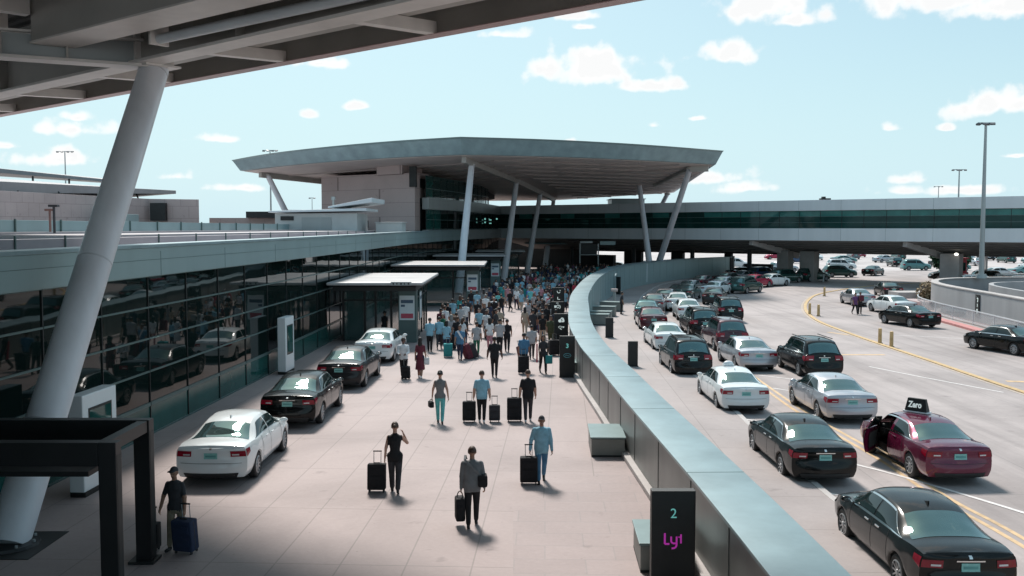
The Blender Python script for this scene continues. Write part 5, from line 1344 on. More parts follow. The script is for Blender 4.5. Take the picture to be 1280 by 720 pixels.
def build_person(P, voxel=.016, faces=3800):
    """pose -> one continuous body mesh; facing +Y. slots: skin, top, bottom, shoes, eyes, lips, extra"""
    fem = P.get('fem', False); prim = []   # (a, b, ra, rb, zone)
    bm = MB()
    def cap(a, b, ra, rb, zone, seg=12):
        bm.tube(a, b, ra, rb, seg); bm.ellipsoid(a, (ra,)*3, 10, 6); bm.ellipsoid(b, (rb,)*3, 10, 6); prim.append((Vector(a), Vector(b), ra, rb, zone))
    legs = []
    hipw = .088 if not fem else .092
    # place legs, then drop the hip so that the lowest ankle stands on the ground
    low = 9; 
    for sd, key in ((-1,'L'),(1,'R')):
        sw, kn = R(P.get('hip'+key, 0)), R(P.get('knee'+key, 4))
        th = rotx(Vector((0,0,-.43)), sw); sh = rotx(Vector((0,0,-.42)), sw-kn)
        legs.append((sd, th, sh, sw-kn)); low = min(low, (th+sh).z)
    hipz = -low+.075
    for sd, th, sh, an in legs:
        hip = Vector((sd*hipw, 0, hipz)); kn = hip+th; kn.x = sd*(hipw-.004); ank = kn+sh; ank.x = sd*(hipw-.012)
        flare = P.get('flare', 0)
        tb = .102 if not fem else .096
        short = P.get('shorts')
        cap(hip, kn, tb+flare, .070+flare*.6, 'bottom'); cap(kn, ank+Vector((0,0,.05)), .068+flare*.6, .054+flare*.8, 'skin' if short else 'bottom')
        if short: prim[-2] = (hip, kn+Vector((0,0,.0)), tb, .065, 'bottom')
        fa = max(-.9, min(.35, an*1.0)); f = rotx(Vector((0,.15,0)), -max(0,-an)*.9 if an < 0 else an*.5)
        heel = ank+Vector((0,-.035,-.035)); cap(heel, ank+f+Vector((0,-.0,-.045)), .037, .034, 'shoes'); cap(ank+Vector((0,0,.0)), heel, .040, .036, 'shoes')
    hz = hipz
    lean_ = R(P.get('lean', 3)); twist = P.get('twist', 0)
    def T(x, y, z): v = rotx(Vector((x, y, z)), -lean_); return Vector((v.x, v.y, v.z+hz))
    # torso: stacked ellipses
    sw_ = .19 if not fem else .165
    wa = .150 if not fem else .122
    belly = P.get('belly', 0)
    secs = [(-.13, .148 if not fem else .155, .105), (-.04, .165 if not fem else .172, .118+belly*.6), (.06, wa+.012, .108+belly), (.15, wa, .100+belly*.8), (.26, .165 if not fem else .142, .112), (.38, sw_-.005, .115 if not fem else .118), (.46, sw_, .098), (.505, sw_*.72, .075), (.535, .075, .062)]
    if P.get('jacket'): secs = [(z, a+.018, b+.018) for z, a, b in secs[:-1]]+[secs[-1]]
    if P.get('loose'): secs = [(z, a+(.03 if z < .3 else .012), b+(.026 if z < .3 else .01)) for z, a, b in secs[:-1]]+[secs[-1]]
    if P.get('skirt'): secs = [(-.55, .21, .17), (-.3, .19, .15)]+secs
    vs = []; n = 18
    for z, a, b in secs:
        for i in range(n):
            t = 2*math.pi*i/n; c, s_ = math.cos(t), math.sin(t)
            vs.append(T(a*math.copysign(abs(c)**.85, c), b*math.copysign(abs(s_)**.9, s_), z))
    m_ = len(secs); bm.add(vs, [(i*n+j, i*n+(j+1) % n, (i+1)*n+(j+1) % n, (i+1)*n+j) for i in range(m_-1) for j in range(n)]+[tuple(range(n-1,-1,-1)), tuple(range((m_-1)*n, m_*n))])
    hem = P.get('hem', -.10)
    prim.append((T(0,0,hem+.05), T(0,0,.12), .15, .14, 'top')); prim.append((T(-.07,0,.12), T(-.09,0,.44), .12, .105, 'top')); prim.append((T(.07,0,.12), T(.09,0,.44), .12, .105, 'top')); prim.append((T(0,0,.40), T(0,0,.49), .12, .085, 'top'))
    if P.get('skirt'): prim.append((T(0,0,-.5), T(0,0,-.1), .2, .17, 'top' if P['skirt'] == 'dress' else 'bottom'))
    prim.append((T(0,0,-.12), T(0,0,-.07), .15, .15, 'bottom'))
    # neck and head
    hd = T(0, .015, .70); cap(T(0,0,.50), T(0,.01,.62), .056, .052, 'skin')
    nod = R(P.get('nod', 0)); yaw = R(P.get('yaw', 0))
    def H(x, y, z):
        v = rotx(Vector((x, y, z)), -nod); v = Vector((v.x*math.cos(yaw)-v.y*math.sin(yaw), v.x*math.sin(yaw)+v.y*math.cos(yaw), v.z)); return hd+v
    bm.ellipsoid(tuple(H(0,-.008,.02)), (.078,.098,.105), 16, 12); bm.ellipsoid(tuple(H(0,.022,-.045)), (.056,.068,.068), 14, 10)
    bm.tube(H(0,.085,.015), H(0,.108,-.022), .012, .019, 8); bm.ellipsoid(tuple(H(0,.108,-.022)), (.018,.016,.014), 8, 6)
    for sd in (-1, 1): bm.ellipsoid(tuple(H(sd*.082,-.005,0)), (.014,.024,.034), 8, 6)
    prim.append((H(0,0,-.06), H(0,0,.04), .08, .09, 'skin'))
    # arms
    sleeve = P.get('sleeve', 'short'); tips = {}
    for sd, key in ((-1,'L'),(1,'R')):
        sh, ab, el, fw = P.get('arm'+key, (0, 8, 12, 0))[:4]   # swing, abduct, elbow bend, elbow plane rotation
        S0 = T(sd*(sw_-.012), 0, .455)
        def dirv(a_sw, a_ab):
            v = rotx(Vector((0,0,-1)), R(a_sw)); v = Vector((sd*math.sin(R(a_ab)), v.y*math.cos(R(a_ab)), v.z*math.cos(R(a_ab)))); return v.normalized()
        d1 = dirv(sh, ab); d2 = dirv(sh+el, ab*.4-fw)
        E = S0+d1*.285; Wr = E+d2*.25
        loose = .008 if P.get('loose') or P.get('jacket') else 0
        cap(S0, E, .062+loose if not fem else .051+loose, .050+loose if not fem else .041+loose, 'top' if sleeve != 'none' else 'skin')
        if sleeve == 'short': prim[-1] = (S0, S0+d1*.20, .058, .05, 'top'); prim.append((S0+d1*.24, E, .044, .043, 'skin'))
        cap(E, Wr, .045+loose if not fem else .037+loose, .031+loose*.8 if not fem else .025+loose*.8, 'top' if sleeve == 'long' else 'skin')
        # hand: palm, four fingers of unequal length curled, and a thumb off the side
        side = Vector((0,1,0)) if abs(d2.z) > .5 else Vector((0,0,1)); side = (side-d2*side.dot(d2)).normalized(); inn = d2.cross(side).normalized()
        if inn.x*sd > 0: inn = -inn
        pc = Wr+d2*.045; bm.bar(Wr+d2*.0, Wr+d2*.088, .030, .074, up=tuple(side)); 
        curl = P.get('curl', .75)
        for q, (o, ln) in enumerate(((.030,.066),(.010,.076),(-.011,.070),(-.030,.056))):
            b = Wr+d2*.080+side*o; d3 = (d2*(1-curl*.5)+inn*curl*.5).normalized(); d4 = (d2*(1-curl)+inn*curl).normalized()
            bm.tube(b, b+d3*ln*.55, .0095, .009, 7); bm.tube(b+d3*ln*.5, b+d3*ln*.55+d4*ln*.5, .009, .0075, 7)
        tb0 = Wr+d2*.025+side*.034; td = (d2*.7+side*.6+inn*.35).normalized(); bm.tube(tb0, tb0+td*.035, .012, .011, 7); bm.tube(tb0+td*.033, tb0+td*.035+(td+inn*.5).normalized()*.03, .011, .009, 7)
        prim.append((Wr, Wr+d2*.17, .03, .03, 'skin')); prim.append((tb0, tb0+td*.07, .014, .012, 'skin'))
        tips[key] = Wr+d2*.11
    raw = bm.build('person_raw', CL_['black'])
    md = raw.modifiers.new('r', 'REMESH'); md.mode = 'VOXEL'; md.voxel_size = voxel; md.adaptivity = 0
    sm = raw.modifiers.new('s', 'SMOOTH'); sm.factor = .5; sm.iterations = 2 if voxel > .012 else 4
    dc = raw.modifiers.new('d', 'DECIMATE'); dc.ratio = P.get('ratio', .3)
    bpy.context.view_layer.update()
    me = bpy.data.meshes.new_from_object(raw.evaluated_get(bpy.context.evaluated_depsgraph_get())); bpy.data.objects.remove(raw)
    zones = {'skin':0,'top':1,'bottom':2,'shoes':3}
    me.materials.clear()
    for m in (SKIN['light'], CL_['white'], CL_['black'], SHOE['black'], EYE, LIP): me.materials.append(m)
    inv = [H(sx*.030, .088, .012) for sx in (-1,1)]; mouth = H(0,.09,-.058); brow = [H(sx*.031,.09,.034) for sx in (-1,1)]
    hemz = T(0,0,hem).z
    for p in me.polygons:
        c = p.center; best = 9; z = 0
        for a, b, ra, rb, zn in prim:
            ab = b-a; l = ab.length_squared; t = 0 if l < 1e-9 else max(0, min(1, (c-a).dot(ab)/l)); d = (c-a-ab*t).length-lerp(ra, rb, t)
            if d < best: best = d; z = zones[zn]
        if z == 2 and c.z > hemz and not P.get('skirt') and abs(c.x) < .2 and c.z < hz+.2: z = 1
        if z == 1 and c.z < hemz and abs(c.x) < sw_-.03 and not P.get('skirt'): z = 2
        if z == 0:
            for e in inv:
                if abs((c-e).x) < .014 and abs((c-e).z) < .008 and (c-hd).length > .07 and (c-e).length < .03: z = 4
            if (c-mouth).length < .03 and abs((c-mouth).z) < .008 and abs((c-mouth).x) < .024: z = 5
        p.material_index = z; p.use_smooth = True
    body = bpy.data.objects.new('person', me); COL.objects.link(body)
    # hair
    hm = MB(); st = P.get('hair', 'short'); vs = []; n, k = 18, 9
    full = {'short': 1.72, 'bob': 2.15, 'long': 2.2, 'bald': .0, 'cap': 1.45, 'bun': 1.75}[st]
    if full > 0:
        for i in range(k+1):
            for j in range(n):
                t = 2*math.pi*j/n; front = max(0, math.sin(t)); ph = (full-(front**.8)*(full-1.02))*i/k
                e = 1.0+.05*(i > 0); vs.append(H(.083*math.sin(ph)*math.cos(t)*e, -.012+.103*math.sin(ph)*math.sin(t)*e, .022+.112*math.cos(ph)))
        hm.add(vs, [(i*n+j, (i+1)*n+j, (i+1)*n+(j+1) % n, i*n+(j+1) % n) for i in range(k) for j in range(n)])
        if st in ('long','bob'):
            ln = .30 if st == 'long' else .12
            hm.ellipsoid(tuple(H(0,-.085,-.04-ln*.35)), (.085,.04,ln*.62+.03), 12, 8)
        if st == 'bun': hm.ellipsoid(tuple(H(0,-.125,.04)), (.045,.045,.045), 10, 8)
        if st == 'cap':
            hm.prism([tuple(H(x,y,0))[:2] for x, y in ((-.07,.06),(.07,.06),(.06,.16),(0,.185),(-.06,.16))], hd.z+.045, hd.z+.06)
        hair = hm.build('cap' if st == 'cap' else 'hair', HAIR['dark'], body, smooth='all')
        if st != 'cap' and full:
            so = hair.modifiers.new('t', 'SOLIDIFY'); so.thickness = .007; so.offset = 1
    KIDMAP[body.name] = [c for c in bpy.data.objects if c.parent == body]
    return body, tips, hd
POSES = {
 'walkA': dict(hipL=22, kneeL=6, hipR=-16, kneeR=24, armL=(-14,8,12,0), armR=(18,8,18,0), twist=0),
 'walkB': dict(hipL=-15, kneeL=26, hipR=20, kneeR=5, armL=(20,9,20,0), armR=(-16,9,10,0), belly=.02),
 'stand': dict(hipL=2, kneeL=3, hipR=-2, kneeR=3, armL=(2,9,10,0), armR=(4,9,14,0), loose=True),
 'pullR': dict(hipL=20, kneeL=6, hipR=-14, kneeR=22, armL=(12,8,18,0), armR=(-22,14,4,0)),
 'pullL': dict(hipL=-14, kneeL=22, hipR=20, kneeR=6, armL=(-22,14,4,0), armR=(12,8,18,0), loose=True),
 'walkF': dict(fem=True, hair='long', hipL=20, kneeL=6, hipR=-14, kneeR=22, armL=(-12,9,10,0), armR=(14,9,18,0), sleeve='short'),
 'standF': dict(fem=True, hair='bob', hipL=2, kneeL=3, hipR=-3, kneeR=4, armL=(6,8,50,20), armR=(0,10,10,0)),
 'pullF': dict(fem=True, hair='bun', hipL=-13, kneeL=20, hipR=18, kneeR=6, armL=(14,9,22,0), armR=(-20,13,6,0)),
 'skirtF': dict(fem=True, hair='long', skirt='dress', hipL=12, kneeL=6, hipR=-10, kneeR=14, armL=(-10,9,10,0), armR=(12,9,16,0), shorts=True),
 'holdM': dict(hipL=3, kneeL=4, hipR=-3, kneeR=4, armL=(20,10,60,25), armR=(18,10,62,25), sleeve='long', jacket=True),
 'shortsM': dict(hipL=-12, kneeL=20, hipR=18, kneeR=6, armL=(16,9,20,0), armR=(-14,9,10,0), shorts=True, belly=.03),
}
BASE = {}
def person(pose, x, y, heading, top, bottom, label, skin='tan', hair='dark', shoes='black', h=1.0, group=None, near=None, hid=None):
    """heading: clockwise from 'walking straight away'; 180 faces the camera"""
    key = near or pose
    if key not in BASE:
        P = dict(POSES[pose]) if pose in POSES else {}
        if near: P.update(NEAR[near]); P['ratio'] = .35
        else: P['ratio'] = .16
        BASE[key] = build_person(P, .0115 if near else .017)
    b, tips, hd = BASE[key]
    c = copy_tree(b); c.name = 'person'; c.location = (x, y, 0); c.rotation_euler = (0,0,-R(heading)); c.scale = (h*.985,)*3
    ms = [SKIN[skin], CL_[top], CL_[bottom], SHOE[shoes], EYE, LIP]
    for i, s_ in enumerate(c.material_slots): s_.link = 'OBJECT'; s_.material = ms[i]
    if hair != 'dark':
        for ch in bpy.data.objects if False else c.children:
            ch.material_slots[0].link = 'OBJECT'; ch.material_slots[0].material = HAIR[hair]
    tag(c, label, 'person', group)
    def world(k): 
        v = tips[k]*h*.985; a = -R(heading); return Vector((x+v.x*math.cos(a)-v.y*math.sin(a), y+v.x*math.sin(a)+v.y*math.cos(a), v.z))
    return c, world
NEAR = {
 'man_jacket': dict(hair='short', hipL=-6, kneeL=12, hipR=14, kneeR=5, armL=(-2,9,6,0), armR=(0,12,14,0), sleeve='long', loose=True, belly=.02, hem=-.14, lean=2),
 'woman_black': dict(fem=True, hair='bun', hipL=8, kneeL=4, hipR=-10, kneeR=16, armL=(-8,14,4,0), armR=(42,30,120,36), sleeve='none', hem=-.16, flare=.012),
 'man_blue': dict(hair='cap', hipL=-10, kneeL=16, hipR=12, kneeR=4, armL=(4,12,16,0), armR=(-4,18,22,0), sleeve='long', loose=True, hem=-.16, belly=.03, nod=12),
 'woman_teal': dict(fem=True, hair='bun', hipL=10, kneeL=4, hipR=-8, kneeR=12, armL=(2,17,12,0), armR=(-6,17,8,0), sleeve='none', hem=-.08),
 'man_tee': dict(hair='short', hipL=3, kneeL=4, hipR=-5, kneeR=10, armL=(-4,14,4,0), armR=(-4,14,4,0), sleeve='short', loose=True, hem=-.12),
 'man_black': dict(hair='short', hipL=-6, kneeL=12, hipR=10, kneeR=4, armL=(-4,15,4,0), armR=(6,11,14,0), sleeve='short', loose=True, hem=-.13),
 'man_dark': dict(hair='short', hipL=4, kneeL=3, hipR=-5, kneeR=7, armL=(2,20,8,0), armR=(0,22,8,0), sleeve='short', loose=True, hem=-.10),
 'woman_left': dict(fem=True, hair='cap', hipL=-8, kneeL=16, hipR=12, kneeR=5, armL=(2,13,10,0), armR=(0,22,16,0), sleeve='short', jacket=True, hem=-.08, nod=10),
}
NG = 'people walking in the front of the plaza'
LUGG = []
def rbox(sx, sy, sz, cz): return MB().box(0, 0, cz, sx, sy, sz)
def make_case(w, h, d, mt, hl=.33):
    r = empty('suitcase')
    s_ = rbox(w, d, h, .06+h/2).build('shell', mt, r, bevel=.035)
    rbox(w*.78, .02, h*.36, .06+h*.34).build('pocket', mt, s_, bevel=.008).location = (0, -d/2-.008, 0)
    rbox(w*.78, .02, h*.22, .06+h*.72).build('pocket', mt, s_, bevel=.008).location = (0, -d/2-.008, 0)
    z = MB().bx(-w/2-.002, w/2+.002, -.008, .008, .09, .03+h).build('zip_line', BLACKM, s_)
    hd_ = MB()
    for sx in (-1, 1): hd_.tube((sx*.085, d/2-.035, h+.05), (sx*.085, d/2-.035, h+hl), .009, .008, 8)
    hh = hd_.build('telescopic_handle', GREYM, r); MB().box(0, d/2-.035, h+hl+.01, .21, .03, .03).build('grip', RUBBER, hh, bevel=.01)
    MB().box(0, 0, h+.075, .16, .03, .02).build('top_strap', RUBBER, r, bevel=.006)
    for sx in (-1, 1):
        for sy in (-1, 1):
            w_ = MB().lathe([(0,-.012),(.03,-.012),(.03,.012),(0,.012)], 12, axis='x').build('wheel', RUBBER, r); w_.location = (sx*(w/2-.045), sy*(d/2-.04), .03)
    freeze(r); return r
CASES = {}
def case(x, y, heading, col, label, size='m', lean_=0, grp='rolling suitcases', z=0):
    key = (col, size)
    if key not in CASES:
        w, h, d = {'s': (.36,.50,.22), 'm': (.43,.62,.26), 'l': (.48,.72,.30)}[size]
        CASES[key] = make_case(w, h, d, CL_[col])
    c = copy_tree(CASES[key]); c.name = 'suitcase'; c.location = (x, y, z); c.rotation_euler = (-R(lean_), 0, -R(heading)); 
    return tag(c, label, 'suitcase', grp)
def holdall(name, x, y, z, sx, sy, sz, mt, label, cat, rz=0, strap=.18, tilt=0):
    r = empty(name, (x, y, z), R(rz), label, cat); r.rotation_euler = (R(tilt), 0, R(rz))
    MB().box(0,0,0,sx,sy,sz).build('body', mt, r, bevel=min(sx,sy,sz)*.25)
    MB().box(0,-sy/2-.006,-sz*.08,sx*.7,.015,sz*.5).build('pocket', mt, r, bevel=.005)
    m = MB(); pts = [Vector((sx*.32*math.cos(a), 0, sz*.42+strap*math.sin(a))) for a in [math.pi*i/8 for i in range(9)]]
    for i in range(8): m.tube(pts[i], pts[i+1], .011, .011, 6)
    m.build('strap', RUBBER, r); return r
def strap_on(x, y, heading, h, mt, parent_r=None):
    pass
# ---- the foreground group
p, W_ = person('x', -.84, 19.95, 0, 'grey', 'black', 'man in grey jacket walking away with a bag in his left hand, nearest the camera', 'tan', 'brown', near='man_jacket', group=NG)
q = W_('L'); holdall('travel_bag', q.x-.02, q.y, q.z-.33, .20, .34, .50, CL_['black'], 'black soft bag carried in the left hand of the nearest man', 'bag', 10, .16)
r = holdall('shoulder_bag', -.62, 19.93, 1.0, .20, .30, .26, CL_['black'], 'black shoulder bag at the right hip of the nearest man', 'bag', 5, .05)
m = MB(); 
for a_, b_ in (((-1.0,19.80,1.48),(-.84,19.78,1.30)),((-.84,19.78,1.30),(-.64,19.85,1.10)),((-1.0,19.80,1.48),(-.98,19.95,1.53)),((-.98,19.95,1.53),(-.95,20.08,1.42))): m.bar(Vector(a_)-r.location, Vector(b_)-r.location, .045, .012, up=(0,1,0))
m.build('shoulder_strap', CL_['grey'], r)
p, W_ = person('x', -2.79, 22.6, -3, 'black', 'charcoal', 'woman all in black with a hand raised to her head, pulling a suitcase', 'light', 'brown', near='woman_black', group=NG, h=.98)
q = W_('L'); case(q.x-.20, q.y+.06, 0, 'black', 'black suitcase pulled by the woman with her hand to her head', 'm', 6)
p, W_ = person('x', .73, 23.5, 178, 'lightblue', 'blue', 'man in loose pale blue shirt and dark cap facing the camera beside a black suitcase', 'tan', 'cap', near='man_blue', group=NG, h=.98)
q = W_('R'); case(q.x-.02, q.y-.05, 0, 'black', 'black suitcase rolled by the man in the pale blue shirt', 'm', 0)
p, W_ = person('x', -2.32, 30.7, 0, 'grey', 'cyan', 'woman in grey sleeveless top and bright teal trousers with a dark bag', 'light', 'dark', near='woman_teal', group=NG, h=1.0)
q = W_('L'); holdall('handbag', q.x-.03, q.y, q.z-.14, .14, .30, .20, CL_['black'], 'small dark bag in the hand of the woman in teal trousers', 'bag', 20, .08)
p, W_ = person('x', -.98, 30.85, 0, 'lightblue', 'black', 'man in light blue tee between two suitcases, pulling both', 'light', 'brown', 'white', near='man_tee', group=NG, h=.98)
q = W_('L'); case(q.x-.14, q.y+.03, 0, 'black', 'larger black suitcase left of the man in the light blue tee', 'm', 3)
q = W_('R'); case(q.x+.14, q.y+.03, 0, 'charcoal', 'smaller dark suitcase right of the man in the light blue tee', 's', 3)
p, W_ = person('x', .52, 30.95, 2, 'black', 'charcoal', 'man in black polo pulling a wide black suitcase, right of the light blue tee man', 'light', 'brown', 'white', near='man_black', group=NG, h=.99)
q = W_('L'); case(q.x-.16, q.y, 0, 'black', 'wide black suitcase pulled by the man in the black polo', 'l', 4)
p, W_ = person('x', -.74, 40.3, 0, 'black', 'black', 'man in plain black shirt and trousers walking empty handed in mid plaza', 'brown', 'dark', near='man_dark', group=NG, h=1.0)
p, W_ = person('x', -6.6, 18.55, 190, 'charcoal', 'khaki', 'person in dark vest and cap by the black portal frames, holding a purple suitcase', 'tan', 'cap', near='woman_left', group=NG, h=.96)
q = W_('L'); case(q.x+.05, q.y-.08, 15, 'purple' if False else 'navy', 'purple-blue suitcase beside the leftmost person at the portal frames', 'm', -6)
q = W_('R'); case(q.x-.16, q.y-.05, 5, 'black', 'black suitcase half hidden behind the rightmost portal post', 's', 0)
MG_ = 'people in the middle of the plaza'
def mid(pose, x, y, hdg, top, bot, label, **k): return person(pose, x, y, hdg, top, bot, label, group=MG_, **k)
p, W_ = mid('stand', .52, 41.7, 0, 'blue', 'black', 'man in mid blue shirt with a dark suitcase in front of the numeral 3 pillar')
case(.50, 41.25, 0, 'black', 'dark suitcase standing behind the man in the mid blue shirt', 'l')
p, W_ = mid('walkF', 1.35, 41.4, 172, 'charcoal', 'black', 'woman in dark clothes with a teal shopping bag near the numeral 3 pillar')
q = W_('L'); holdall('shopping_bag', 1.60, 41.25, .62, .30, .14, .36, CL_['teal'], 'teal shopping bag carried by the woman near the numeral 3 pillar', 'bag', 0, .16)
tag(MB().box(1.08,41.25,.9,.06,.12,.8).build('scarf', CL_['red'], bevel=.01), 'red scarf hanging over the arm of the woman with the teal bag', 'scarf')
p, W_ = mid('holdM', -4.55, 40.0, 180, 'white', 'black', 'man in white shirt and dark trousers walking towards the camera left of mid plaza', skin='brown')
case(-4.42, 39.75, 10, 'black', 'black suitcase at the knees of the man in white shirt, left of mid plaza', 's', -8)
p, W_ = mid('skirtF', -3.86, 40.1, 4, 'maroon', 'navy', 'woman in maroon jacket-like top walking just right of the white shirt man', shoes='white')
holdall('shopping_bag', -3.58, 40.05, .72, .22, .10, .30, CL_['white'], 'white carrier bag in the right hand of the woman in maroon', 'bag', 0, .14)
p, W_ = mid('walkA', -2.49, 45.7, 180, 'blue', 'navy', 'man in blue shirt with a pale diagonal sash walking towards the camera', skin='tan')
m = MB(); m.bar((-2.60,45.55,1.42),(-2.36,45.55,1.02), .08, .02, up=(0,1,0)); tag(m.build('sash', CL_['white']), 'pale sash strap across the chest of the man in blue', 'strap')
case(-2.05, 46.0, 60, 'maroon', 'maroon suitcase leaning right of the man with the sash', 'l', -20); case(-1.80, 46.3, 60, 'wine' if False else 'charcoal', 'dark suitcase leaning behind the maroon one', 'l', -22)
p, W_ = mid('standF', -3.25, 47.4, 0, 'lightblue', 'navy', 'person in pale blue top next to the light blue suitcase near the vestibule')
case(-3.12, 46.6, 0, 'teal', 'blue-teal suitcase in front of the person in pale blue top', 'm', -4)
mid('holdM', -4.2, 48.8, 0, 'lightblue', 'black', 'man in pale blue shirt with back to camera beside the vestibule poster'); mid('walkB', -3.80, 49.9, 0, 'lightblue', 'charcoal', 'second man in pale blue shirt just right of the first by the vestibule')
mid('pullF', -7.1, 53.2, 20, 'black', 'blue', 'person in black with blue bag inside the nearest vestibule under its canopy')
mid('stand', -5.9, 56.0, 0, 'charcoal', 'black', 'person in charcoal standing at the vestibule doors')
mid('pullL', .95, 46.0, 0, 'lightgrey', 'charcoal', 'woman in lilac-grey top leaning a maroon case, behind the mid blue shirt man', h=.97)
case(.55, 45.7, -30, 'maroon', 'maroon suitcase dragged by the person in the lilac-grey top', 'm', 22)
mid('stand', 2.05, 50.2, 180, 'olive', 'olive', 'person in olive green clothes standing beside the cloud-logo pillar'); case(2.1, 47.2, 0, 'black', 'black suitcase left of the numeral 3 pillar', 'l', 0); case(1.95, 47.9, 90, 'charcoal', 'charcoal suitcase partly behind the black one by the numeral 3 pillar', 'm', 0)
mid('walkA', 1.2, 54.5, 0, 'charcoal', 'black', 'man in charcoal walking close beside another in black, centre of the crowd'); mid('walkB', 1.72, 54.3, 2, 'black', 'black', 'man all in black walking right of the charcoal clothed man')
mid('walkF', .75, 56.0, 0, 'beige', 'beige', 'woman in beige top left of the two dark clothed men')
mid('walkB', -1.75, 45.2 if False else 47.2, 0, 'lightgrey', 'green', 'person in pale grey top and vivid green trousers at the near edge of the crowd')
mid('walkF', -1.15, 49.3, 0, 'white', 'pink', 'woman in white top and pale pink trousers right of the green trousers'); mid('holdM', -.62, 48.3, 0, 'lightgrey', 'black', 'man in light grey jacket and black trousers carrying a white bag'); mid('walkA', -.25, 48.6, 0, 'black', 'black', 'man in black beside the light grey jacket at the near edge of the crowd')
mid('walkA', -3.05, 52.4, 0, 'grey', 'black', 'person with big grey backpack and black trousers at left of the crowd')
holdall('backpack', -3.05, 52.2, 1.22, .34, .20, .50, CL_['brown'], 'big brown-grey backpack worn at the left of the crowd', 'backpack', 0, .05)
mid('walkB', -4.1, 55.2, 0, 'maroon', 'black', 'person in dark maroon top and black leggings at the left edge of the crowd')
RGP = None
person('walkA', 26.6, 74.2, 178, 'purple', 'black', 'person in purple walking on the right roadway in front of the silver sedan', group='pair walking on the right roadway')[0].location.z = RZ; person('holdM', 27.05, 74.4, 180, 'charcoal', 'black', 'person in dark jacket beside the purple one on the right roadway', group='pair walking on the right roadway')[0].location.z = RZ
holdall('backpack', 27.06, 74.1, 1.25+RZ, .34, .22, .45, CL_['maroon'], 'maroon backpack worn by the pair on the right roadway', 'backpack', 0, .05)
person('stand', 8.35, 73.0, 90, 'charcoal', 'black', 'person in dark clothes leaning to a car window on the curved pavement', group='person at the kerb')[0].location.z = RZ+.11

# ================================================================ the crowd further back
rc = random.Random(21)
tops = ['white']*9+['lightblue']*3+['lightgrey']*5+['charcoal']*5+['black']*12+['maroon']*3+['purple']*1+['teal']*1+['pink']*2+['cyan']*1+['royal']*1+['navy']*4+['beige']*3+['red']*2+['grey']*3+['green']*1+['olive']*1
bots = ['black']*8+['charcoal']*5+['navy']*5+['blue']*3+['khaki']*2+['beige']*2+['lightgrey']*1+['maroon']*1
CROWD = []
def lim(y):   # walkable width of the plaza at distance y
    l = -4.3 if y < 62 else (-3.8 if y < 74 else (-1.7 if y < 90 else (-.2 if y < 108 else 3.2)))
    xr = 2.0
    for p_ in WALL:
        if p_.y <= y: xr = p_.x-.7
    return l, min(xr, 3.2+max(0,(y-62)*.17))
placed = [(-4.2,48.8),(-3.8,49.9),(-2.49,45.7),(-3.25,47.4),(.52,41.7),(1.95,47.9),(2.1,47.2),(.95,46),(2.5,48.7),(-.25,48.6),(2.3,50.5),(-.62,48.3),(1.2,54.5),(1.72,54.3),(.75,56),(2.05,50.2),(-3.05,52.4),(-4.1,55.2),(-1.75,47.2),(-1.15,49.3)]
tries = 0
NAMES = {'walkA':'walking man','walkB':'walking man','stand':'standing person','pullR':'man trailing one arm','pullL':'man trailing left arm','walkF':'long-haired woman','standF':'short-haired woman','pullF':'woman with hair bun','skirtF':'woman in dress','holdM':'person with folded arms','shortsM':'man in shorts'}
while len(CROWD) < 285 and tries < 12000:
    tries += 1
    u = rc.random(); y = 46+81*(u**.95)
    l, r_ = lim(y); x = rc.uniform(l, r_)
    if y < 62 and rc.random() > (y-44)/20: continue
    # an aisle of open pavement in the middle
    ax = .1+(y-55)*.012
    if abs(x-ax) < .75 and y < 72: continue
    if any((x-a)**2+(y-b)**2 < .27 for a, b in placed): continue
    placed.append((x, y)); pose = rc.choice(['walkA','walkB','stand','pullR','pullL','walkF','standF','pullF','skirtF','holdM','shortsM','walkA','walkF'])
    top, bot = rc.choice(tops), rc.choice(bots)
    if y > 95 and rc.random() < .5: top = rc.choice(['black','charcoal','navy','teal'])
    hd_ = rc.choice([0,0,0,180,180,rc.uniform(-60,60),rc.uniform(120,240)])+rc.uniform(-14,14)
    c, W_ = person(pose, x, y, hd_, top, bot, 'x', rc.choice(['light','tan','tan','brown']), rc.choice(['dark','dark','dark','brown','grey']), rc.choice(['black','black','white']), rc.uniform(.93,1.05), 'people in the crowd under the big canopy')
    zone = 'near crowd edge' if y < 60 else ('crowd middle' if y < 82 else ('crowd rear' if y < 106 else 'dark far end'))
    sidep = 'left' if x < l+(r_-l)*.33 else ('centre' if x < l+(r_-l)*.66 else 'right')
    nm = {'royal':'royal blue','lightblue':'pale blue','lightgrey':'pale grey'}
    c['label'] = '%s in %s and %s, %s %s' % (NAMES[pose], nm.get(top, top), nm.get(bot, bot), sidep, zone)
    CROWD.append(c)
    if pose.startswith('pull') and y < 100:
        q = W_('R' if pose in ('pullR','pullF') else 'L'); a = R(hd_); cc_ = rc.choice(['black','charcoal','navy','maroon','teal','grey'])
        s_ = case(q.x-math.sin(a)*.18, q.y-math.cos(a)*.18, hd_, cc_, 'x', rc.choice(['s','m','l']), rc.uniform(-2,14))
        s_['label'] = '%s suitcase of a %s in %s, %s %s' % (cc_, NAMES[pose].split()[0], nm.get(top, top), sidep, zone); CROWD.append(s_)
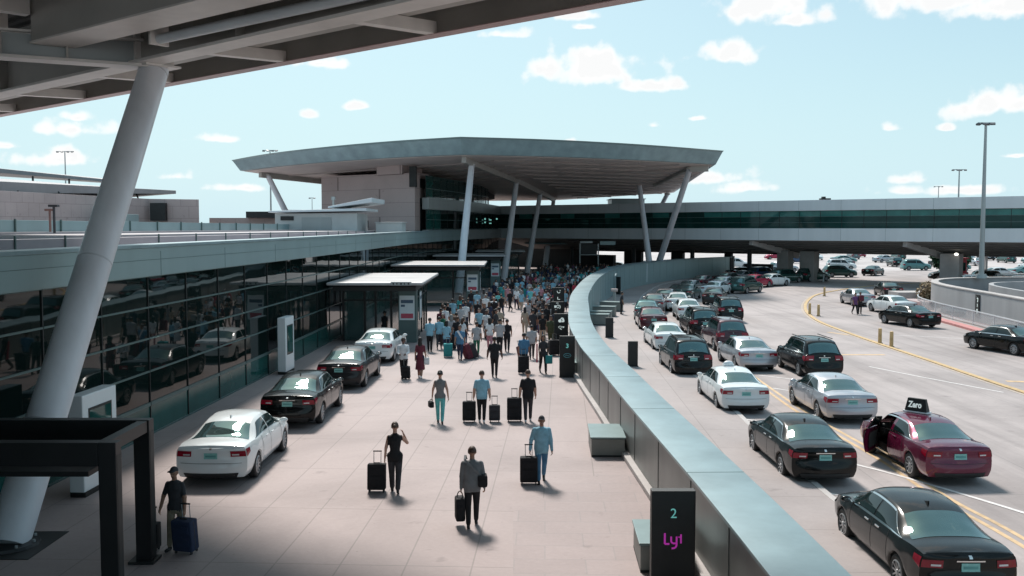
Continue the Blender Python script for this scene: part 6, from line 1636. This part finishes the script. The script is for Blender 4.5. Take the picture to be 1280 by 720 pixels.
# ================================================================ parked cars beyond the bridge
rp_ = random.Random(5); LOT = []
for row, (y0, xa, xb, n) in enumerate([(150,46,96,8),(163,44,120,9),(181,48,130,10),(200,52,140,11),(222,55,160,11),(247,60,170,9)]):
    for k in range(n):
        x = lerp(xa, xb, (k+.5)/n)+rp_.uniform(-1.6,1.6); y = y0+rp_.uniform(-2.5,2.5)
        if rp_.random() < .12: continue
        colr = rp_.choice(['black','black','white','silver','grey','red','teal','green','blue','charcoal','white']); kd = rp_.choice(['sedan','sedan','suv'])
        hdg = rp_.choice([90,-90,0,180,60])+rp_.uniform(-8,8)
        c = car(kd, colr, x, y, hdg, 'x', 'cars parked beyond the link bridge', 'parked_car'); c.location.z = RZ-.03
        rowd = ['first','second','third','fourth','fifth','farthest'][row]
        c['label'] = '%s %s in the %s parked row beyond the bridge' % (colr if colr != 'teal' else 'teal-grey', 'SUV' if kd == 'suv' else 'sedan', rowd); LOT.append(c)
for i, (kd, colr, x, y, hdg) in enumerate([('suv','green',41.5,128,85),('sedan','black',48.5,131,40),('suv','black',57.0,120,-80),('sedan','white',61.5,126,90),('suv','black',53.5,111.5,88),('suv','white',50.3,100.5,-75),('sedan','blue',54.6,101.6,10),
        ('sedan','white',13.5,146,90),('suv','silver',22,139,70),('sedan','white',28,143,75),('suv','black',17.5,142,80),('sedan','teal',33.5,133,75),('suv','silver',38,141,70),('suv','white',34.5,158,88),
        ('sedan','black',28.5,126,60),('sedan','silver',33,129,62),('sedan','teal',70,114,85),('sedan','white',76,113,85),('sedan','teal',68,131,85),('suv','blue',74,128,85)]):
    lab = ['dark green SUV crossing under the bridge right of the twin pier','black sedan beyond the bridge shadow, turned away','black SUV crossing under the bridge left of the right pier','white sedan just beyond the bridge near the right pier','long black SUV beside the pale block in the bridge shadow','white SUV squeezed beside the foot of the right pier','dark blue sedan beside the foot of the right pier',
           'white sedan glimpsed between the columns left of the wall end','silver SUV glimpsed behind the far wall','white sedan glimpsed right behind the far wall','black SUV glimpsed behind the V-shaped columns','teal-grey sedan left of the twin pier beyond the queue','silver SUV left of the twin pier under the bridge','white van-like SUV on the far road left of the twin pier',
           'black sedan behind the dark blue SUV at the wall end','silver sedan behind the dark blue SUV at the wall end','teal sedan behind the lamp mast near the gate booths','white sedan at the right edge behind the ramp wall','teal sedan beyond the gantry at the right edge','dark blue SUV beyond the gantry at the right edge'][i]
    c = car(kd, colr, x, y, hdg, lab, 'cars around the link bridge', 'car'); c.location.z = RZ-.015
# rows of people waiting by cars at the dark far end
for pr_ in list(PROTO.values())+list(CASES.values())+[b for b, t, h in BASE.values()]: kill(pr_)
# make repeated labels single each thing out
from collections import defaultdict
def singles(objs):
    g = defaultdict(list)
    for o in objs: g[o['label']].append(o)
    for lb, os_ in g.items():
        if len(os_) < 2: continue
        os_.sort(key=lambda o: o.location.x/max(1, o.location.y))
        W2 = ['leftmost','second from left','third from left','fourth from left','fifth from left','sixth from left']
        for i, o in enumerate(os_):
            t = ('left one' if i == 0 else 'right one') if len(os_) == 2 else (W2[i] if i < len(os_)-1 else 'rightmost')
            o['label'] = lb+', '+t
singles(CROWD); singles(LOT)
